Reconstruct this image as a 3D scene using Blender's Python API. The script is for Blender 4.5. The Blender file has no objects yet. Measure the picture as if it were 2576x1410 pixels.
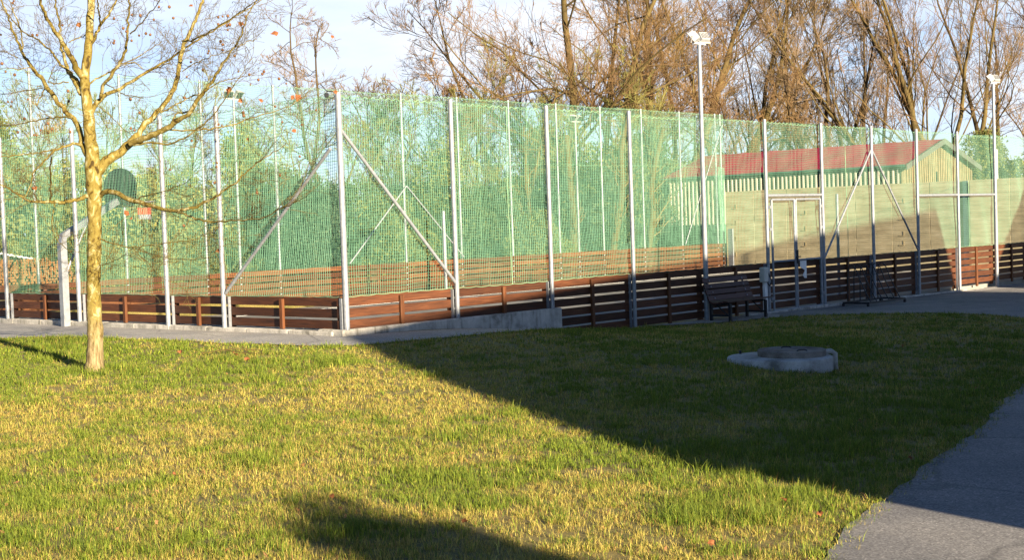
import bpy, math, random
import numpy as np
from mathutils import Vector, Matrix
from mathutils.geometry import delaunay_2d_cdt

R_ = math.radians
rng = np.random.default_rng(7)
random.seed(7)
scene = bpy.context.scene
COL = scene.collection

# ------------------------------------------------------------------ camera model
FPX, PITCH, ROLL = 3484.66, .0398, .0343          # focal length in px of a 2576 px wide frame
def ray(x, y):
    xr = (x-1288)/FPX; ur = (705-y)/FPX
    cr, sr = math.cos(ROLL), math.sin(ROLL)
    X = xr*cr+ur*sr; u = -xr*sr+ur*cr
    c, s = math.cos(PITCH), math.sin(PITCH)
    return np.array([X, c+u*s, -s+u*c])
def at(x, y, Y):                                   # the point on that sight line Y metres away
    v = ray(x, y); return v*(Y/v[1])

# ------------------------------------------------------------------ site axes (metres, eye = origin)
C0 = np.array([-2.411, 19.60])                    # near corner of the rink
AR = np.array([.66918, .74310])                   # along the long right-hand side
AL = np.array([-.74310, .66918])                  # along the short left-hand side
W_, L_ = 13.44, 30.4
class Frame:
    def __init__(s, o, ex, ey): s.o=np.array(o,float); s.ex=np.array(ex,float); s.ey=np.array(ey,float)
    def __call__(s, a, b, z): p=s.o+s.ex*a+s.ey*b; return (p[0], p[1], z)
FR = Frame(C0, AR, -AL)                           # right side: s along, n outwards (to the camera)
FL = Frame(C0, AL, -AR)                           # left side
FB = Frame(C0+AL*W_, AR, AL)                      # back side
FW = Frame(C0+AR*L_, AL, AR)                      # end wall
XY = Frame((0,0), (1,0), (0,1))

# ------------------------------------------------------------------ ground height
CP = np.array([(-9.7,26,-1.52),(-4.4,21.3,-1.50),(-2.4,19.4,-1.50),(.7,23,-1.77),(2.07,24.4,-1.9),(3.6,26.2,-1.95),(5.2,27.9,-1.97),(6.6,29.5,-2.0),(9.6,32.8,-2.03),(12.6,36.1,-2.08),(16,40,-2.1),
(3.05,15.85,-1.74),(2.2,15.75,-1.60),(2.65,15.15,-1.68),(3.5,15.2,-1.80),(3.95,15.95,-1.80),(3.1,16.8,-1.68),(1.2,16.2,-1.66),(3,14,-1.74),(0,7,-1.68),(2,8,-1.70),(-3,7.5,-1.66),(5,13,-1.8),(8,22,-1.95),(-5.4,17.3,-1.60),(-12,20,-1.58),(-1,21,-1.54),(-2.4,15,-1.65),(20,20,-2.0),(0,0,-1.64),(0,-30,-1.6),(-40,30,-1.55),(40,0,-1.9),(-20,60,-2),(20,80,-2.1),(60,60,-2.1),(-60,-30,-1.6),(60,-40,-1.8),(-80,80,-2),(-18,32,-1.55)])
def _K(d): return np.where(d > 0, d*d*np.log(d+1e-12), 0)
_n = len(CP); _M = np.zeros((_n+3,_n+3))
_M[:_n,:_n] = _K(np.hypot(CP[:,None,0]-CP[None,:,0], CP[:,None,1]-CP[None,:,1]))+np.eye(_n)
_M[:_n,_n]=1; _M[_n,:_n]=1; _M[:_n,_n+1:]=CP[:,:2]; _M[_n+1:,:_n]=CP[:,:2].T
_Wt = np.linalg.solve(_M, np.r_[CP[:,2],0,0,0])
def gh(x, y):
    x=np.asarray(x,float); y=np.asarray(y,float)
    d=np.hypot(x[...,None]-CP[:,0], y[...,None]-CP[:,1])
    z=_K(d)@_Wt[:_n]+_Wt[_n]+_Wt[_n+1]*x+_Wt[_n+2]*y
    far=np.clip((np.hypot(x,y-25)-50)/40,0,1)
    return np.clip(z,-2.3,-1.3)*(1-far)+(-1.95)*far
def g1(x,y): return float(gh(np.array([x]),np.array([y]))[0])

# ------------------------------------------------------------------ materials
def newmat(name):
    m=bpy.data.materials.new(name); m.use_nodes=True
    return m, m.node_tree, m.node_tree.nodes['Principled BSDF']
def N(nt, typ, **kw):
    n=nt.nodes.new(typ)
    for k,v in kw.items():
        if k in n.inputs: n.inputs[k].default_value=v
        else: setattr(n,k,v)
    return n
def ramp(nt, fac, stops):
    r=nt.nodes.new('ShaderNodeValToRGB'); cr=r.color_ramp
    while len(cr.elements)<len(stops): cr.elements.new(.5)
    for e,(p,c) in zip(cr.elements,stops): e.position=p; e.color=(*c,1)
    nt.links.new(fac,r.inputs[0]); return r
def noisemat(name, stops, scale=5, detail=6, rough=.8, metallic=0, coord='Object', stretch=None, bump=0, bscale=None, attr=None, rgh=.6, tint=None, spec=.3, dist=0.0):
    m,nt,b=newmat(name); L=nt.links
    if attr:
        t=N(nt,'ShaderNodeAttribute',attribute_name=attr); v=t.outputs['Vector']
    else:
        t=N(nt,'ShaderNodeTexCoord'); v=t.outputs[coord]
    mp=N(nt,'ShaderNodeMapping'); L.new(v,mp.inputs[0])
    if stretch: mp.inputs['Scale'].default_value=stretch
    n=N(nt,'ShaderNodeTexNoise',Scale=scale,Detail=detail,Roughness=rgh,Distortion=dist); L.new(mp.outputs[0],n.inputs['Vector'])
    r=ramp(nt,n.outputs['Fac'],stops); col=r.outputs[0]
    if tint:
        a=N(nt,'ShaderNodeAttribute',attribute_name='tint')
        mx=N(nt,'ShaderNodeMix',data_type='RGBA',blend_type='MULTIPLY'); mx.inputs[0].default_value=1
        mr=N(nt,'ShaderNodeMapRange'); mr.inputs[3].default_value=tint[0]; mr.inputs[4].default_value=tint[1]
        L.new(a.outputs['Fac'],mr.inputs[0]); L.new(col,mx.inputs[6]); L.new(mr.outputs[0],mx.inputs[7]); col=mx.outputs[2]
    L.new(col,b.inputs['Base Color'])
    b.inputs['Roughness'].default_value=rough; b.inputs['Metallic'].default_value=metallic
    b.inputs['Specular IOR Level'].default_value=spec
    if bump:
        n2=N(nt,'ShaderNodeTexNoise',Scale=bscale or scale*3,Detail=4); L.new(mp.outputs[0],n2.inputs['Vector'])
        bp=N(nt,'ShaderNodeBump',Strength=bump,Distance=.02); L.new(n2.outputs['Fac'],bp.inputs['Height']); L.new(bp.outputs[0],b.inputs['Normal'])
    return m
M={}
M['galv']=noisemat('galvanised_steel',[(.3,(.20,.215,.24)),(.7,(.32,.335,.36))],scale=14,rough=.42,metallic=.3,bump=.08,bscale=60)
M['galv_dull']=noisemat('dull_zinc',[(.3,(.16,.17,.19)),(.7,(.26,.275,.30))],scale=30,rough=.5,metallic=.3)
M['wood']=noisemat('stained_planks',[(.22,(.018,.007,.004)),(.40,(.055,.019,.008)),(.58,(.092,.031,.012)),(.74,(.13,.050,.020)),(.86,(.19,.095,.05))],scale=3.0,detail=8,rough=.62,attr='loc',stretch=(.9,9,16),tint=(.6,1.3),bump=.25,bscale=9,dist=.6)
M['wood_post']=noisemat('stained_post_timber',[(.25,(.06,.019,.007)),(.55,(.115,.04,.013)),(.8,(.17,.065,.023))],scale=3,detail=8,rough=.6,attr='loc',stretch=(14,9,1.0),tint=(.75,1.2),bump=.2)
M['wood_inner']=noisemat('weathered_planks',[(.22,(.035,.013,.005)),(.5,(.10,.037,.012)),(.8,(.16,.068,.025))],scale=3.0,detail=8,rough=.7,attr='loc',stretch=(.9,9,16),tint=(.6,1.3))
M['bench_wood']=noisemat('bench_slats_brown',[(.25,(.045,.02,.017)),(.75,(.10,.045,.036))],scale=3,rough=.55,attr='loc',stretch=(1,12,12),tint=(.8,1.15))
def mat_concrete(name,dark,mid,light,attr):
    m,nt,b=newmat(name); L=nt.links
    if attr: t=N(nt,'ShaderNodeAttribute',attribute_name='loc'); v=t.outputs['Vector']
    else: t=N(nt,'ShaderNodeTexCoord'); v=t.outputs['Object']
    n=N(nt,'ShaderNodeTexNoise',Scale=3.2,Detail=10,Roughness=.68); L.new(v,n.inputs['Vector'])
    r=ramp(nt,n.outputs['Fac'],[(.33,dark),(.48,mid),(.66,light)])
    mp=N(nt,'ShaderNodeMapping'); mp.inputs['Scale'].default_value=(7,7,.7) if attr else (3,3,2); L.new(v,mp.inputs[0])
    n2=N(nt,'ShaderNodeTexNoise',Scale=1.3,Detail=6,Roughness=.6); L.new(mp.outputs[0],n2.inputs['Vector'])
    r2=ramp(nt,n2.outputs['Fac'],[(.32,(.42,.41,.38)),(.46,(.95,.95,.95)),(.7,(1.1,1.1,1.1))])
    n3=N(nt,'ShaderNodeTexNoise',Scale=70,Detail=3); L.new(v,n3.inputs['Vector'])
    r3=ramp(nt,n3.outputs['Fac'],[(.28,(.55,.55,.55)),(.42,(1,1,1)),(.7,(1.1,1.1,1.1))])
    a=N(nt,'ShaderNodeMix',data_type='RGBA',blend_type='MULTIPLY'); a.inputs[0].default_value=.85; L.new(r.outputs[0],a.inputs[6]); L.new(r2.outputs[0],a.inputs[7])
    c=N(nt,'ShaderNodeMix',data_type='RGBA',blend_type='MULTIPLY'); c.inputs[0].default_value=.7; L.new(a.outputs[2],c.inputs[6]); L.new(r3.outputs[0],c.inputs[7])
    L.new(c.outputs[2],b.inputs['Base Color']); b.inputs['Roughness'].default_value=.92; b.inputs['Specular IOR Level'].default_value=.2
    bp=N(nt,'ShaderNodeBump',Strength=.35,Distance=.01); L.new(n3.outputs['Fac'],bp.inputs['Height']); L.new(bp.outputs[0],b.inputs['Normal'])
    return m
M['concrete']=mat_concrete('kerb_concrete',(.20,.19,.165),(.40,.38,.34),(.54,.51,.46),True)
M['concrete_ring']=mat_concrete('ring_concrete',(.20,.19,.165),(.36,.345,.315),(.50,.485,.45),False)
M['concrete_lid']=mat_concrete('lid_concrete',(.09,.075,.06),(.18,.155,.13),(.27,.24,.21),False)
M['net']=noisemat('green_net_cord',[(.3,(.10,.245,.155)),(.7,(.165,.345,.235))],scale=1.2,rough=.55)
M['rope']=noisemat('pale_green_rope',[(.3,(.16,.30,.17)),(.7,(.26,.42,.26))],scale=3,rough=.6)
M['white_paint']=noisemat('white_paint',[(.3,(.68,.68,.67)),(.7,(.82,.82,.80))],scale=4,rough=.4)
M['lamp_white']=noisemat('lamp_housing_white',[(.3,(.34,.34,.34)),(.7,(.46,.46,.45))],scale=9,rough=.4)
M['black_metal']=noisemat('black_metal',[(.3,(.012,.014,.018)),(.7,(.035,.037,.042))],scale=9,rough=.45,metallic=.2)
M['lamp_glass']=noisemat('lamp_glass',[(.3,(.02,.024,.028)),(.7,(.05,.056,.062))],scale=3,rough=.35,spec=.2)
M['box_grey']=noisemat('meter_box_grey',[(.3,(.42,.42,.38)),(.7,(.55,.54,.48))],scale=5,rough=.5)
M['bark_dark']=noisemat('tree_bark',[(.25,(.022,.015,.007)),(.5,(.07,.047,.019)),(.8,(.14,.098,.038))],scale=1.6,detail=8,rough=.9,stretch=(1,1,.35),bump=.4)
M['bark_bright']=noisemat('mossy_bark',[(.25,(.03,.021,.008)),(.5,(.095,.068,.022)),(.8,(.17,.125,.042))],scale=1.6,detail=8,rough=.9,stretch=(1,1,.35),bump=.4)
M['twig']=noisemat('bare_twigs',[(.3,(.075,.043,.02)),(.7,(.22,.135,.056))],scale=.35,rough=.85)
M['twig_gold']=noisemat('bare_twigs_gold',[(.3,(.10,.064,.021)),(.7,(.28,.185,.062))],scale=.35,rough=.85)
M['twig_grey']=noisemat('bare_twigs_grey',[(.3,(.085,.06,.037)),(.7,(.22,.15,.085))],scale=.35,rough=.85)
M['plane_twig']=noisemat('plane_tree_twigs',[(.3,(.05,.036,.010)),(.7,(.13,.095,.026))],scale=2,rough=.8)
M['seed']=noisemat('seed_balls',[(.3,(.10,.045,.02)),(.7,(.22,.11,.05))],scale=60,rough=.9,bump=.5,bscale=200)
M['deadleaf']=noisemat('dead_leaves',[(.3,(.14,.045,.014)),(.7,(.26,.10,.035))],scale=14,rough=.8)
M['redroof']=noisemat('red_roof_sheet',[(.3,(.26,.002,.03)),(.7,(.38,.004,.058))],scale=1.2,rough=.45)
M['darkgreen']=noisemat('dark_green_trim',[(.3,(.02,.06,.055)),(.7,(.04,.10,.085))],scale=2,rough=.5)
M['shed_dark']=noisemat('dark_cladding',[(.3,(.018,.03,.03)),(.7,(.045,.06,.055))],scale=2,rough=.7)
M['gable']=noisemat('brown_gable_boards',[(.3,(.06,.042,.020)),(.7,(.11,.08,.04))],scale=3,rough=.75)
M['verge']=noisemat('grey_verge_boards',[(.3,(.06,.06,.052)),(.7,(.11,.11,.095))],scale=3,rough=.6)
M['recess']=noisemat('wall_recess_grey',[(.3,(.24,.185,.10)),(.7,(.36,.29,.16))],scale=5)
M['batten']=noisemat('pale_battens',[(.3,(.46,.42,.33)),(.7,(.62,.57,.46))],scale=3,rough=.7)
M['batten_tan']=noisemat('tan_battens',[(.3,(.18,.14,.075)),(.7,(.29,.235,.135))],scale=3,rough=.7)
M['rinkfloor']=noisemat('court_surface',[(.3,(.19,.185,.165)),(.7,(.28,.27,.245))],scale=1.4,detail=10,rough=.85)
M['line']=noisemat('court_line_paint',[(.3,(.62,.62,.6)),(.7,(.78,.78,.76))],scale=8,rough=.7)
M['rend']=noisemat('house_render',[(.3,(.5,.46,.38)),(.7,(.62,.58,.5))],scale=3,rough=.85)
M['brownroof']=noisemat('brown_roof_tiles',[(.3,(.14,.06,.04)),(.7,(.25,.11,.07))],scale=6,rough=.8)
M['glass']=noisemat('window_glass',[(.3,(.02,.025,.03)),(.7,(.05,.06,.07))],scale=2,rough=.1,spec=.6)
M['gravel']=noisemat('grey_gravel',[(.3,(.12,.11,.10)),(.7,(.45,.43,.40))],scale=60,detail=3,rough=.9)
M['logbark']=noisemat('log_bark',[(.3,(.05,.028,.015)),(.7,(.13,.07,.035))],scale=8,rough=.9)
M['logend']=noisemat('log_cut_face',[(.3,(.16,.055,.012)),(.7,(.34,.19,.07))],scale=9,rough=.85,coord='Object')
M['orange']=noisemat('orange_paint',[(.3,(.30,.05,.03)),(.7,(.36,.07,.04))],scale=3,rough=.5)
M['palegrey']=noisemat('pale_grey_paint',[(.3,(.17,.18,.21)),(.7,(.23,.24,.28))],scale=3,rough=.5)
M['bluegrey']=noisemat('blue_grey_steel',[(.3,(.06,.09,.12)),(.7,(.10,.14,.17))],scale=3,rough=.5)

def bark_plane(name,gain,base_z=True):
    m,nt,b=newmat(name); L=nt.links
    t=N(nt,'ShaderNodeTexCoord'); mp=N(nt,'ShaderNodeMapping'); mp.inputs['Scale'].default_value=(1,1,.6); L.new(t.outputs['Object'],mp.inputs[0])
    n=N(nt,'ShaderNodeTexNoise',Scale=13,Detail=5,Roughness=.55,Distortion=.9); L.new(mp.outputs[0],n.inputs['Vector'])
    g=gain
    r=ramp(nt,n.outputs['Fac'],[(.34,(.05*g,.032*g,.009*g)),(.40,(.12*g,.082*g,.016*g)),(.405,(.17*g,.128*g,.03*g)),(.52,(.185*g,.142*g,.034*g)),(.525,(.235*g,.19*g,.062*g)),(.60,(.25*g,.20*g,.07*g)),(.605,(.36*g,.32*g,.17*g)),(.8,(.38*g,.34*g,.20*g))])
    n2=N(nt,'ShaderNodeTexNoise',Scale=48,Detail=5,Roughness=.7); L.new(mp.outputs[0],n2.inputs['Vector'])
    r2=ramp(nt,n2.outputs['Fac'],[(.30,(.35,.27,.18)),(.44,(1,1,1)),(.66,(1.12,1.1,1.05))])
    mx=N(nt,'ShaderNodeMix',data_type='RGBA',blend_type='MULTIPLY'); mx.inputs[0].default_value=.9
    L.new(r.outputs[0],mx.inputs[6]); L.new(r2.outputs[0],mx.inputs[7]); col=mx.outputs[2]
    if base_z:                                                   # old rough bark on the lowest part
        mp3=N(nt,'ShaderNodeMapping'); mp3.inputs['Scale'].default_value=(1,1,.16); L.new(t.outputs['Object'],mp3.inputs[0])
        n3=N(nt,'ShaderNodeTexNoise',Scale=38,Detail=6,Roughness=.7); L.new(mp3.outputs[0],n3.inputs['Vector'])
        sp=N(nt,'ShaderNodeSeparateXYZ'); L.new(t.outputs['Object'],sp.inputs[0])
        ad=N(nt,'ShaderNodeMath',operation='MULTIPLY_ADD'); ad.inputs[1].default_value=.9; L.new(n.outputs['Fac'],ad.inputs[0]); L.new(sp.outputs[2],ad.inputs[2])
        mr=N(nt,'ShaderNodeMapRange'); mr.inputs[1].default_value=.75; mr.inputs[2].default_value=1.25; L.new(ad.outputs[0],mr.inputs[0])
        r3=ramp(nt,n3.outputs['Fac'],[(.36,(.06,.04,.018)),(.47,(.17,.125,.06)),(.62,(.30,.235,.13))])
        mx2=N(nt,'ShaderNodeMix',data_type='RGBA'); L.new(mr.outputs[0],mx2.inputs[0]); L.new(r3.outputs[0],mx2.inputs[6]); L.new(col,mx2.inputs[7]); col=mx2.outputs[2]
    L.new(col,b.inputs['Base Color']); b.inputs['Roughness'].default_value=.8; b.inputs['Specular IOR Level'].default_value=.15
    bp=N(nt,'ShaderNodeBump',Strength=.55,Distance=.012); L.new(n.outputs['Fac'],bp.inputs['Height'])
    bp2=N(nt,'ShaderNodeBump',Strength=.5,Distance=.006); L.new(n2.outputs['Fac'],bp2.inputs['Height']); L.new(bp.outputs[0],bp2.inputs['Normal']); L.new(bp2.outputs[0],b.inputs['Normal'])
    return m
M['plane_bark']=bark_plane('plane_tree_bark',.88)
M['plane_limb']=bark_plane('plane_tree_limb_bark',.72,False)

def mat_asphalt(nm,gain):
    m,nt,b=newmat(nm); L=nt.links
    t=N(nt,'ShaderNodeTexCoord')
    v=N(nt,'ShaderNodeTexVoronoi',Scale=95); L.new(t.outputs['Object'],v.inputs['Vector'])
    n=N(nt,'ShaderNodeTexNoise',Scale=1.1,Detail=8,Roughness=.65); L.new(t.outputs['Object'],n.inputs['Vector'])
    r=ramp(nt,v.outputs['Color'],[(.0,(.12,.115,.115)),(.45,(.24,.23,.225)),(.8,(.32,.31,.30)),(1,(.52,.49,.46))])
    r2=ramp(nt,n.outputs['Fac'],[(.3,(.72*gain,.72*gain,.74*gain)),(.7,(1.12*gain,1.1*gain,1.06*gain))])
    mx=N(nt,'ShaderNodeMix',data_type='RGBA',blend_type='MULTIPLY'); mx.inputs[0].default_value=1
    L.new(r.outputs[0],mx.inputs[6]); L.new(r2.outputs[0],mx.inputs[7])
    wv=N(nt,'ShaderNodeTexNoise',Scale=.8,Detail=5,Roughness=.7); L.new(t.outputs['Object'],wv.inputs['Vector'])
    vm=N(nt,'ShaderNodeMix',data_type='VECTOR'); vm.inputs[0].default_value=.30; L.new(t.outputs['Object'],vm.inputs[4]); L.new(wv.outputs['Color'],vm.inputs[5])
    ck=N(nt,'ShaderNodeTexVoronoi',feature='DISTANCE_TO_EDGE',Scale=.75); L.new(vm.outputs[1],ck.inputs['Vector'])
    r3=ramp(nt,ck.outputs['Distance'],[(.0,(.45,.45,.46)),(.006,(.55,.55,.56)),(.016,(1,1,1))])
    st=N(nt,'ShaderNodeTexNoise',Scale=.32,Detail=6,Roughness=.6,Distortion=.5); L.new(t.outputs['Object'],st.inputs['Vector'])
    r4=ramp(nt,st.outputs['Fac'],[(.36,(.74,.75,.78)),(.5,(1,1,1)),(.66,(1.14,1.11,1.05))])
    m3=N(nt,'ShaderNodeMix',data_type='RGBA',blend_type='MULTIPLY'); m3.inputs[0].default_value=.6; L.new(mx.outputs[2],m3.inputs[6]); L.new(r3.outputs[0],m3.inputs[7])
    m4=N(nt,'ShaderNodeMix',data_type='RGBA',blend_type='MULTIPLY'); m4.inputs[0].default_value=1; L.new(m3.outputs[2],m4.inputs[6]); L.new(r4.outputs[0],m4.inputs[7])
    L.new(m4.outputs[2],b.inputs['Base Color'])
    b.inputs['Roughness'].default_value=.9
    bp=N(nt,'ShaderNodeBump',Strength=.2,Distance=.003); L.new(v.outputs['Distance'],bp.inputs['Height']); L.new(bp.outputs[0],b.inputs['Normal'])
    return m
M['asphalt']=mat_asphalt('worn_asphalt',.80); M['asphalt_pale']=mat_asphalt('pale_asphalt',1.28)
def mat_attrcol(name, rough=.7, trans=.25):
    m,nt,b=newmat(name); L=nt.links
    a=N(nt,'ShaderNodeAttribute',attribute_name='col'); L.new(a.outputs['Color'],b.inputs['Base Color'])
    b.inputs['Roughness'].default_value=rough; b.inputs['Specular IOR Level'].default_value=.25
    if trans:
        tr=N(nt,'ShaderNodeBsdfTranslucent'); L.new(a.outputs['Color'],tr.inputs[0])
        mx=N(nt,'ShaderNodeMixShader'); mx.inputs[0].default_value=trans
        L.new(b.outputs[0],mx.inputs[1]); L.new(tr.outputs[0],mx.inputs[2]); L.new(mx.outputs[0],nt.nodes['Material Output'].inputs[0])
    return m
M['grass']=mat_attrcol('grass_blades')
M['leaf']=mat_attrcol('evergreen_leaves',.6,.3)
def mat_ground():
    m,nt,b=newmat('lawn_soil'); L=nt.links
    t=N(nt,'ShaderNodeTexCoord')
    n=N(nt,'ShaderNodeTexNoise',Scale=.9,Detail=9,Roughness=.7); L.new(t.outputs['Object'],n.inputs['Vector'])
    r=ramp(nt,n.outputs['Fac'],[(.3,(.10,.095,.02)),(.5,(.18,.145,.035)),(.7,(.26,.19,.055))])
    n2=N(nt,'ShaderNodeTexNoise',Scale=60,Detail=4); L.new(t.outputs['Object'],n2.inputs['Vector'])
    r2=ramp(nt,n2.outputs['Fac'],[(.3,(.5,.5,.5)),(.7,(1.3,1.3,1.3))])
    mx=N(nt,'ShaderNodeMix',data_type='RGBA',blend_type='MULTIPLY'); mx.inputs[0].default_value=1
    L.new(r.outputs[0],mx.inputs[6]); L.new(r2.outputs[0],mx.inputs[7]); L.new(mx.outputs[2],b.inputs['Base Color']); b.inputs['Roughness'].default_value=.95
    return m
M['ground']=mat_ground()
def mat_wall():
    m,nt,b=newmat('beige_wall_blocks'); L=nt.links
    a=N(nt,'ShaderNodeAttribute',attribute_name='loc')
    mp=N(nt,'ShaderNodeMapping'); mp.inputs['Scale'].default_value=(.5,1,2.2); L.new(a.outputs['Vector'],mp.inputs[0])
    n=N(nt,'ShaderNodeTexNoise',Scale=2.0,Detail=8,Roughness=.65); L.new(mp.outputs[0],n.inputs['Vector'])
    r=ramp(nt,n.outputs['Fac'],[(.30,(.27,.22,.125)),(.5,(.41,.345,.205)),(.70,(.53,.46,.30))])
    sp=N(nt,'ShaderNodeSeparateXYZ'); L.new(a.outputs['Vector'],sp.inputs[0])
    w=N(nt,'ShaderNodeMath',operation='MULTIPLY'); w.inputs[1].default_value=8.0; L.new(sp.outputs[2],w.inputs[0])
    fr=N(nt,'ShaderNodeMath',operation='FRACT'); L.new(w.outputs[0],fr.inputs[0])
    r2=ramp(nt,fr.outputs[0],[(0,(.6,.6,.6)),(.06,(.72,.72,.72)),(.12,(1,1,1)),(1,(1,1,1))])
    mx=N(nt,'ShaderNodeMix',data_type='RGBA',blend_type='MULTIPLY'); mx.inputs[0].default_value=1
    L.new(r.outputs[0],mx.inputs[6]); L.new(r2.outputs[0],mx.inputs[7]); L.new(mx.outputs[2],b.inputs['Base Color']); b.inputs['Roughness'].default_value=.85
    return m
M['wall']=mat_wall()

# ------------------------------------------------------------------ object helpers
ROOT={}
def tag(o,label=None,cat=None,group=None,kind=None):
    if label: o['label']=label
    if cat: o['category']=cat
    if group: o['group']=group
    if kind: o['kind']=kind
    return o
def thing(name,label,cat,loc,group=None):
    o=bpy.data.objects.new(name,None); COL.objects.link(o); o.location=loc; o.empty_display_size=.2
    ROOT[o]=np.array(loc,float); return tag(o,label,cat,group)
def link_mesh(name,me,mat,parent=None,origin=None):
    me.materials.append(mat)
    o=bpy.data.objects.new(name,me); COL.objects.link(o)
    if parent is not None: o.parent=parent; ROOT[o]=ROOT[parent]
    return o
def mesh_np(name,V,F,mat,parent=None,smooth=False,col=None,tint=None,loc=None,origin=None):
    """V (n,3) world coords; F list of (m,k) int arrays"""
    V=np.asarray(V,np.float64)
    if parent is not None: off=ROOT[parent]
    elif origin is not None: off=np.array(origin,float)
    else:
        off=np.array([(V[:,0].min()+V[:,0].max())/2,(V[:,1].min()+V[:,1].max())/2,V[:,2].min()])
    me=bpy.data.meshes.new(name)
    if not isinstance(F,list): F=[F]
    F=[np.asarray(f,np.int32) for f in F if len(f)]
    nl=sum(f.size for f in F); nf=sum(len(f) for f in F)
    me.vertices.add(len(V)); me.vertices.foreach_set('co',(V-off).astype(np.float32).ravel())
    me.loops.add(nl); me.loops.foreach_set('vertex_index',np.concatenate([f.ravel() for f in F]))
    me.polygons.add(nf)
    tot=np.concatenate([np.full(len(f),f.shape[1],np.int32) for f in F]); st=np.concatenate([[0],np.cumsum(tot)[:-1]]).astype(np.int32)
    me.polygons.foreach_set('loop_start',st)
    me.polygons.foreach_set('use_smooth',np.full(nf,bool(smooth)))
    me.update(calc_edges=True)
    if col is not None:
        a=me.attributes.new('col','FLOAT_COLOR','POINT'); a.data.foreach_set('color',np.c_[col,np.ones(len(V))].astype(np.float32).ravel())
    if tint is not None:
        a=me.attributes.new('tint','FLOAT','POINT'); a.data.foreach_set('value',np.asarray(tint,np.float32))
    if loc is not None:
        a=me.attributes.new('loc','FLOAT_VECTOR','POINT'); a.data.foreach_set('vector',np.asarray(loc,np.float32).ravel())
    me.materials.append(mat)
    o=bpy.data.objects.new(name,me); COL.objects.link(o)
    if parent is not None: o.parent=parent; ROOT[o]=ROOT[parent]
    else: o.location=off; ROOT[o]=off
    return o
class MB:
    def __init__(s): s.v=[];s.f=[];s.t=[];s.l=[]
    def add(s,verts,faces,tint=.5,loc=None):
        b=len(s.v); s.v+=[tuple(v) for v in verts]; s.f+=[tuple(i+b for i in f) for f in faces]; s.t+=[tint]*len(verts); s.l+=[tuple(q) for q in (loc if loc is not None else verts)]
    def box(s,fr,a0,a1,b0,b1,z0,z1,tint=None,bev=0,shift=None):
        tint=random.random() if tint is None else tint
        sh=shift if shift is not None else (random.random()*50,random.random()*50,random.random()*50)
        if bev<=0:
            c=[(a,b,z) for z in (z0,z1) for a,b in ((a0,b0),(a1,b0),(a1,b1),(a0,b1))]
            f=[(0,3,2,1),(4,5,6,7),(0,1,5,4),(1,2,6,5),(2,3,7,6),(3,0,4,7)]
        else:
            c=[];f=[]
            lay=[(z0,bev),(z0+bev,0),(z1-bev,0),(z1,bev)]
            for z,i in lay:
                for a,b in ((a0+i+bev,b0+i),(a1-i-bev,b0+i),(a1-i,b0+i+bev),(a1-i,b1-i-bev),(a1-i-bev,b1-i),(a0+i+bev,b1-i),(a0+i,b1-i-bev),(a0+i,b0+i+bev)): c.append((a,b,z))
            for k in range(3):
                for j in range(8): f.append((k*8+j,k*8+(j+1)%8,k*8+8+(j+1)%8,k*8+8+j))
            f.append(tuple(range(7,-1,-1))); f.append(tuple(range(24,32)))
        flip=fr.ex[0]*fr.ey[1]-fr.ex[1]*fr.ey[0]<0
        if flip: f=[q[::-1] for q in f]
        s.add([fr(*q) for q in c],f,tint,[(q[0]+sh[0],q[1]+sh[1],q[2]+sh[2]) for q in c])
    def tube(s,pts,rad,n=8,tint=.5,cap=True):
        P=np.array(pts,float); k=len(P); rad=np.full(k,rad) if np.isscalar(rad) else np.array(rad)
        T=np.gradient(P,axis=0); T/=np.linalg.norm(T,axis=1)[:,None]+1e-9
        ref=np.array([0,0,1.]) if abs(T[:,2]).mean()<.8 else np.array([1.,0,0])
        vs=[];fs=[]
        for i in range(k):
            a=np.cross(T[i],ref); a/=np.linalg.norm(a)+1e-9; b=np.cross(T[i],a)
            for j in range(n):
                w=2*math.pi*j/n; vs.append(P[i]+rad[i]*(math.cos(w)*a+math.sin(w)*b))
        for i in range(k-1):
            for j in range(n): fs.append((i*n+j,i*n+(j+1)%n,(i+1)*n+(j+1)%n,(i+1)*n+j))
        if cap: fs.append(tuple(range(n-1,-1,-1))); fs.append(tuple((k-1)*n+j for j in range(n)))
        s.add(vs,fs,tint)
    def cyl(s,c,r,z0,z1,n=32,r1=None):
        r1=r if r1 is None else r1
        vs=[(c[0]+r*math.cos(2*math.pi*j/n),c[1]+r*math.sin(2*math.pi*j/n),z0) for j in range(n)]+[(c[0]+r1*math.cos(2*math.pi*j/n),c[1]+r1*math.sin(2*math.pi*j/n),z1) for j in range(n)]
        s.add(vs,[(j,(j+1)%n,n+(j+1)%n,n+j) for j in range(n)]+[tuple(range(n-1,-1,-1)),tuple(range(n,2*n))])
    def lathe(s,c,prof,n=32):
        vs=[];fs=[];k=len(prof)
        for r,z in prof:
            for j in range(n): vs.append((c[0]+r*math.cos(2*math.pi*j/n),c[1]+r*math.sin(2*math.pi*j/n),c[2]+z))
        for i in range(k-1):
            for j in range(n): fs.append((i*n+j,i*n+(j+1)%n,(i+1)*n+(j+1)%n,(i+1)*n+j))
        s.add(vs,fs)
    def build(s,name,mat,parent=None,smooth=False,origin=None):
        V=np.array(s.v,float)
        F={}
        for f in s.f: F.setdefault(len(f),[]).append(f)
        return mesh_np(name,V,[np.array(F[k]) for k in sorted(F)],mat,parent,smooth,tint=s.t,loc=s.l,origin=origin)
def smooth_angle(o,deg=40):
    me=o.data
    me.polygons.foreach_set('use_smooth',np.ones(len(me.polygons),bool)); me.set_sharp_from_angle(angle=R_(deg)); return o
def copy_tree(o,parent=None):
    c=o.copy(); COL.objects.link(c); c.parent=parent
    for ch in list(o.children): copy_tree(ch,c)
    return c

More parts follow.
